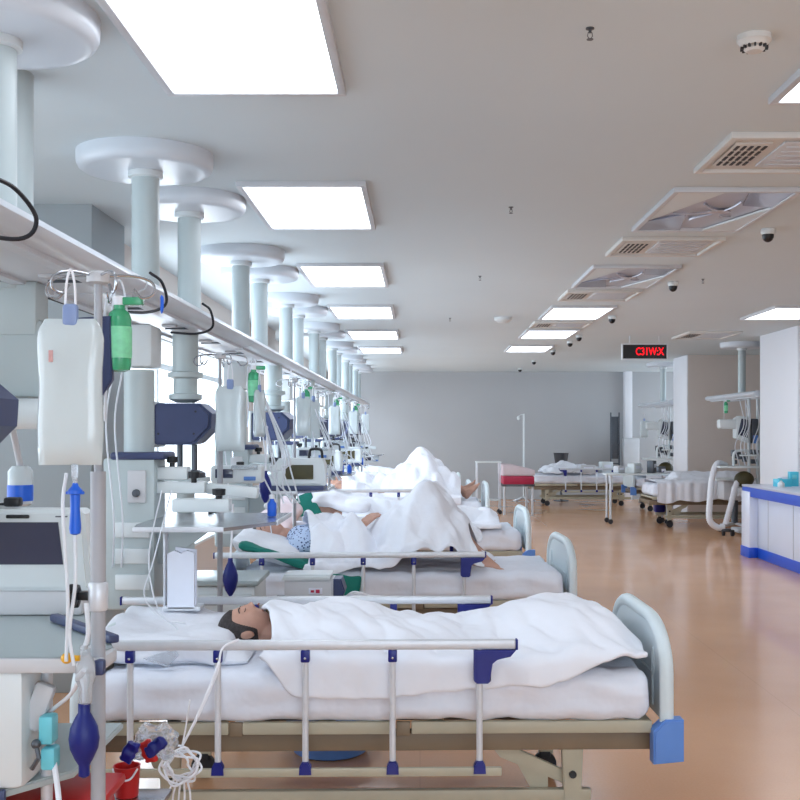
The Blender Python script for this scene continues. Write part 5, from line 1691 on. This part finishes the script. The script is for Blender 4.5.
# equipment towers: mirrored stack
def make_tower(label):
    t = thing('equipment_tower', label, 'equipment tower', (0, 0, 0), 0, 'equipment towers on the right')
    b = MB(); b.cyl((0.05, 0, 0.45), (0.05, 0, 1.97), 0.022); b.cyl((0.20, 0.05, 0.45), (0.20, 0.05, 1.97), 0.03); b.build('post', 'enamel', t)
    b = MB(); b.box((0.15, 0, 1.15), (0.55, 0.4, 0.025), 0.006); b.box((-0.02, 0, 0.98), (0.8, 0.4, 0.03), 0.006); b.build('shelf', 'enamel', t)
    b = MB(); b.box((-0.25, 0, 1.60), (0.30, 0.16, 0.14), 0.03); b.build('arm_head', 'enamel', t)
    b = MB(); b.prism([(-0.16, 1.40), (0.02, 1.33), (0.02, 1.70), (-0.10, 1.72), (-0.16, 1.68)], 'y', -0.10, 0.10, 0.01); b.build('monitor', 'enamel', t)
    b = MB(); b.prism([(-0.14, 1.45), (0.00, 1.40), (0.00, 1.66), (-0.09, 1.68)], 'y', -0.11, -0.09, 0.002); b.build('monitor_screen', 'screen', t)
    b = MB(); b.box((0.12, 0, 1.5), (0.10, 0.14, 0.36), 0.02); b.build('side_unit', 'dark_steel', t)
    b = MB(); b.box((0.12, -0.08, 1.38), (0.07, 0.03, 0.12), 0.01); b.build('blue_label', 'light_blue_plastic', t)
    b = MB(); b.box((0.33, 0, 1.42), (0.20, 0.18, 0.42), 0.03); b.build('humidifier_case', 'grey_plastic', t)
    b = MB(); b.tube([(-0.2, -0.1, 1.0), (-0.2, -0.12, 1.18), (-0.1, -0.12, 1.22), (0.0, -0.12, 1.2), (0.02, -0.1, 1.0)], 0.02, 8, smooth=5); b.build('hoop', 'enamel', t)
    b = MB(); b.sphere((-0.02, 0.0, 0.80), 0.13, (1.1, 0.8, 0.9)); b.build('breathing_balloon', 'yellowish_dark', t)
    b = MB()
    rnd = random.Random(3)
    for k in range(12):
        x = -0.2 + 0.45 * rnd.random(); z = 1.05 + 0.15 * rnd.random()
        b.box((x, -0.12 + 0.1 * rnd.random(), z), (0.05 + 0.05 * rnd.random(), 0.06, 0.05 + 0.05 * rnd.random()), 0.01)
    b.build('clamps', 'dark_steel', t)
    b = MB()
    for k in range(8):
        x = -0.15 + 0.4 * rnd.random()
        b.tube([(x, -0.1, 1.95), (x + 0.06 * rnd.random(), -0.15, 1.6), (x - 0.08, -0.16, 1.3), (x, -0.1, 1.0)], 0.007, 6, smooth=6)
    b.build('hose', 'tube', t)
    b = MB(); b.box((0.1, 0.05, 0.62), (0.5, 0.36, 0.12), 0.02); b.cyl((0.1, 0.05, 0.1), (0.1, 0.05, 0.6), 0.05); b.box((0.1, 0.05, 0.06), (0.5, 0.4, 0.06), 0.02); b.build('base', 'grey_plastic', t)
    return t


tw = make_tower('tall stack of monitors and hoses between the right-hand bed and the white pillar')
tw.location = (4.72, 15.95, 0)
copy_tree(tw, (4.62, 20.6, 0), 0, 'stack of monitors and hoses behind the far right pillar')
bo2 = copy_tree(bt, (4.42, 15.9, 1.99), 0, 'green infusion bottle hanging in the right-hand equipment stack', group='green bottle on the right')
bg2 = copy_tree(bag1, (4.2, 20.6, 1.82), 0, 'long white infusion bag left of the far right equipment', group='infusion bag on the right')
# a ventilator trolley with two thick hoses
t = thing('ventilator_trolley', 'grey ventilator trolley behind the corner of the counter', 'ventilator', (4.72, 16.35, 0))
b = MB(); b.box((0, 0.15, 0.62), (0.44, 0.36, 0.30), 0.03); b.build('body', 'grey_plastic', t)
b = MB(); b.box((0, 0.1, 0.78), (0.70, 0.46, 0.03), 0.008); b.build('tray', 'enamel', t)
b = MB(); b.cyl((0, 0.15, 0.12), (0, 0.15, 0.5), 0.05); b.build('column', 'dark_steel', t)
for k in range(4):
    a = k * pi / 2 + 0.5
    b = MB(); b.tube([(0, 0.15, 0.12), (0.3 * cos(a), 0.15 + 0.3 * sin(a), 0.07)], 0.02, 8); lg = b.build('leg', 'grey_plastic', t)
    b = MB(); b.lathe([(0.04, -0.014), (0.04, 0.014)], (0.3 * cos(a), 0.15 + 0.3 * sin(a), 0.042), axis='y', seg=14); b.build('castor', 'rubber', lg)


def corrugated(pts, r, label, loc=(0, 0, 0)):
    P = spline(pts, 14)
    rads = [r * (1 + 0.10 * (i % 2)) for i in range(len(P))]
    b = MB(); b.ring_tube(P, rads, 10)
    return tag(b.build('breathing_hose', 'white_tube', loc=loc), label, 'hose')


corrugated([(4.5, 16.2, 1.0), (4.32, 16.0, 1.02), (4.22, 15.9, 0.80), (4.16, 15.8, 0.45), (4.15, 15.75, 0.22), (4.26, 15.75, 0.12), (4.36, 15.75, 0.13)], 0.042, 'left one of two thick white hoses looping down beside the right-hand bed')
corrugated([(4.80, 16.2, 0.80), (4.68, 16.0, 0.84), (4.56, 15.9, 0.70), (4.46, 15.8, 0.42), (4.37, 15.75, 0.16)], 0.038, 'right one of two thick white hoses, slanting down to a castor')
t = thing('hose_castor', 'small dark castor block on the floor under the white hoses', 'castor', (4.38, 15.75, 0))
b = MB(); b.lathe([(0.045, -0.05), (0.045, -0.02)], (0, 0, 0.045), axis='x', seg=16); b.lathe([(0.045, 0.04), (0.045, 0.08)], (0.02, -0.05, 0.045), axis='x', seg=16); b.build('wheel', 'rubber', t)
b = MB(); b.box((0, 0, 0.08), (0.14, 0.08, 0.05), 0.015); b.build('block', 'dark_steel', t)

# overbed table in front of the right-hand bed
t = thing('overbed_table', 'white overbed table left of the right-hand bed', 'table', (3.62, 17.9, 0))
b = MB(); b.box((-0.1, 0, 0.80), (1.05, 0.42, 0.03), 0.006); b.build('top', 'enamel', t)
for x in (-0.55, 0.36):
    b = MB(); b.cyl((x, -0.18, 0.08), (x, -0.18, 0.79), 0.018); b.cyl((x, 0.18, 0.08), (x, 0.18, 0.79), 0.018); lg = b.build('leg', 'aluminium', t)
    b = MB(); 
    for y in (-0.18, 0.18): b.lathe([(0.04, -0.012), (0.04, 0.012)], (x, y, 0.04), axis='y', seg=14)
    b.build('castor', 'rubber', lg)
b = MB(); b.box((0.25, -0.1, 0.35), (0.16, 0.18, 0.32), 0.02)
b.build('blue_bin', 'blue_plastic', t)
for k, (x, y, z, s_, m_, l) in enumerate(((3.35, 21.98, 0.66, (0.30, 0.20, 0.16), 'grey_plastic', 'grey device case on the bed at the back wall'),
        (3.75, 22.2, 0.66, (0.24, 0.20, 0.22), 'enamel', 'white device case on the right end of the bed at the back wall'),
        (4.55, 20.6, 0.66, (0.34, 0.20, 0.18), 'dark_steel', 'dark device case on the half hidden right bed'),
        (3.25, 17.95, 0.815, (0.16, 0.12, 0.12), 'grey_plastic', 'grey box on the left end of the overbed table'), (3.5, 17.95, 0.815, (0.22, 0.14, 0.16), 'enamel', 'white box in the middle of the overbed table'),
                                          (3.78, 17.95, 0.815, (0.14, 0.12, 0.20), 'dark_steel', 'dark case on the right end of the overbed table'))):
    b = MB(); b.box((0, 0, s_[2] / 2), s_, 0.015)
    t = thing('supply_box', l, 'box', (x, y, z), 0.2 * k)
    b.build('body', m_, t)
    b = MB(); b.box((0, -s_[1] / 2, s_[2] * 0.6), (s_[0] * 0.6, 0.004, s_[2] * 0.3), 0.001); b.build('label', 'paper', t)

# nurses' counter
t = thing('counter', 'white nurses counter with blue bands at the right edge', 'counter', (4.30, 11.2, 0))
t.scale = (1, 1, 1.015)
y0, y1 = -2.4, 2.1
b = MB(); b.box((0, (y0 + y1) / 2, 0.44), (0.62, y1 - y0, 0.66), 0.004); b.box((-0.36, y1 - 0.15, 0.44), (0.10, 0.32, 0.66), 0.004); b.build('carcass', 'counter_white', t)
b = MB()
for k in range(5): b.box((-0.313, y1 - 0.7 - 0.85 * k, 0.44), (0.004, 0.006, 0.66))
b.build('door_gap', 'grey_plastic', t)
b = MB(); b.box((0, (y0 + y1) / 2, 0.06), (0.63, y1 - y0 + 0.01, 0.12), 0.004); b.box((-0.365, y1 - 0.15, 0.06), (0.11, 0.33, 0.12), 0.004); b.build('plinth', 'counter_blue', t)
b = MB(); b.box((-0.03, (y0 + y1) / 2, 0.765), (0.74, y1 - y0 + 0.03, 0.11), 0.004); b.build('blue_band', 'counter_blue', t)
b = MB(); b.box((-0.03, (y0 + y1) / 2, 0.832), (0.75, y1 - y0 + 0.04, 0.025), 0.006); b.build('worktop', 'counter_top', t)
t = thing('glove_box', 'aqua cardboard box with white flap on the counter, left one', 'box', (4.20, 12.75, 0.845), 0.2)
b = MB(); b.box((0, 0, 0.05), (0.16, 0.14, 0.10), 0.004); b.build('box', 'teal_box', t)
b = MB(); b.box((0.0, -0.01, 0.11), (0.10, 0.06, 0.03), 0.01); b.build('flap', 'paper', t)
t = thing('glove_box', 'taller aqua box on the counter, right one', 'box', (4.36, 12.85, 0.845), -0.1)
b = MB(); b.box((0, 0, 0.09), (0.10, 0.12, 0.18), 0.004); b.build('box', 'teal_box', t)
b = MB(); b.box((0.0, -0.062, 0.12), (0.05, 0.004, 0.05), 0.002); b.build('print', 'aqua_plastic', t)
t = thing('dispenser', 'small white dispenser in front of the aqua boxes on the counter', 'dispenser', (4.12, 12.55, 0.845))
b = MB(); b.lathe([(0.035, 0), (0.04, 0.01), (0.038, 0.06), (0.015, 0.075), (0.012, 0.09)]); b.build('bottle', 'enamel', t)
b = MB(); b.cyl((0, 0, 0.09), (0, 0, 0.11), 0.006); b.box((-0.015, 0, 0.112), (0.05, 0.016, 0.01), 0.003); b.build('pump', 'aqua_plastic', t)
# blue basin under the nearest bed
t = thing('basin', 'blue plastic basin on the floor under the nearest bed', 'basin', (-0.42, 5.15, 0))
b = MB(); b.lathe([(0.15, 0), (0.17, 0.01), (0.21, 0.12), (0.225, 0.125), (0.20, 0.12), (0.15, 0.02)], seg=32); b.build('bowl', 'light_blue_plastic', t)
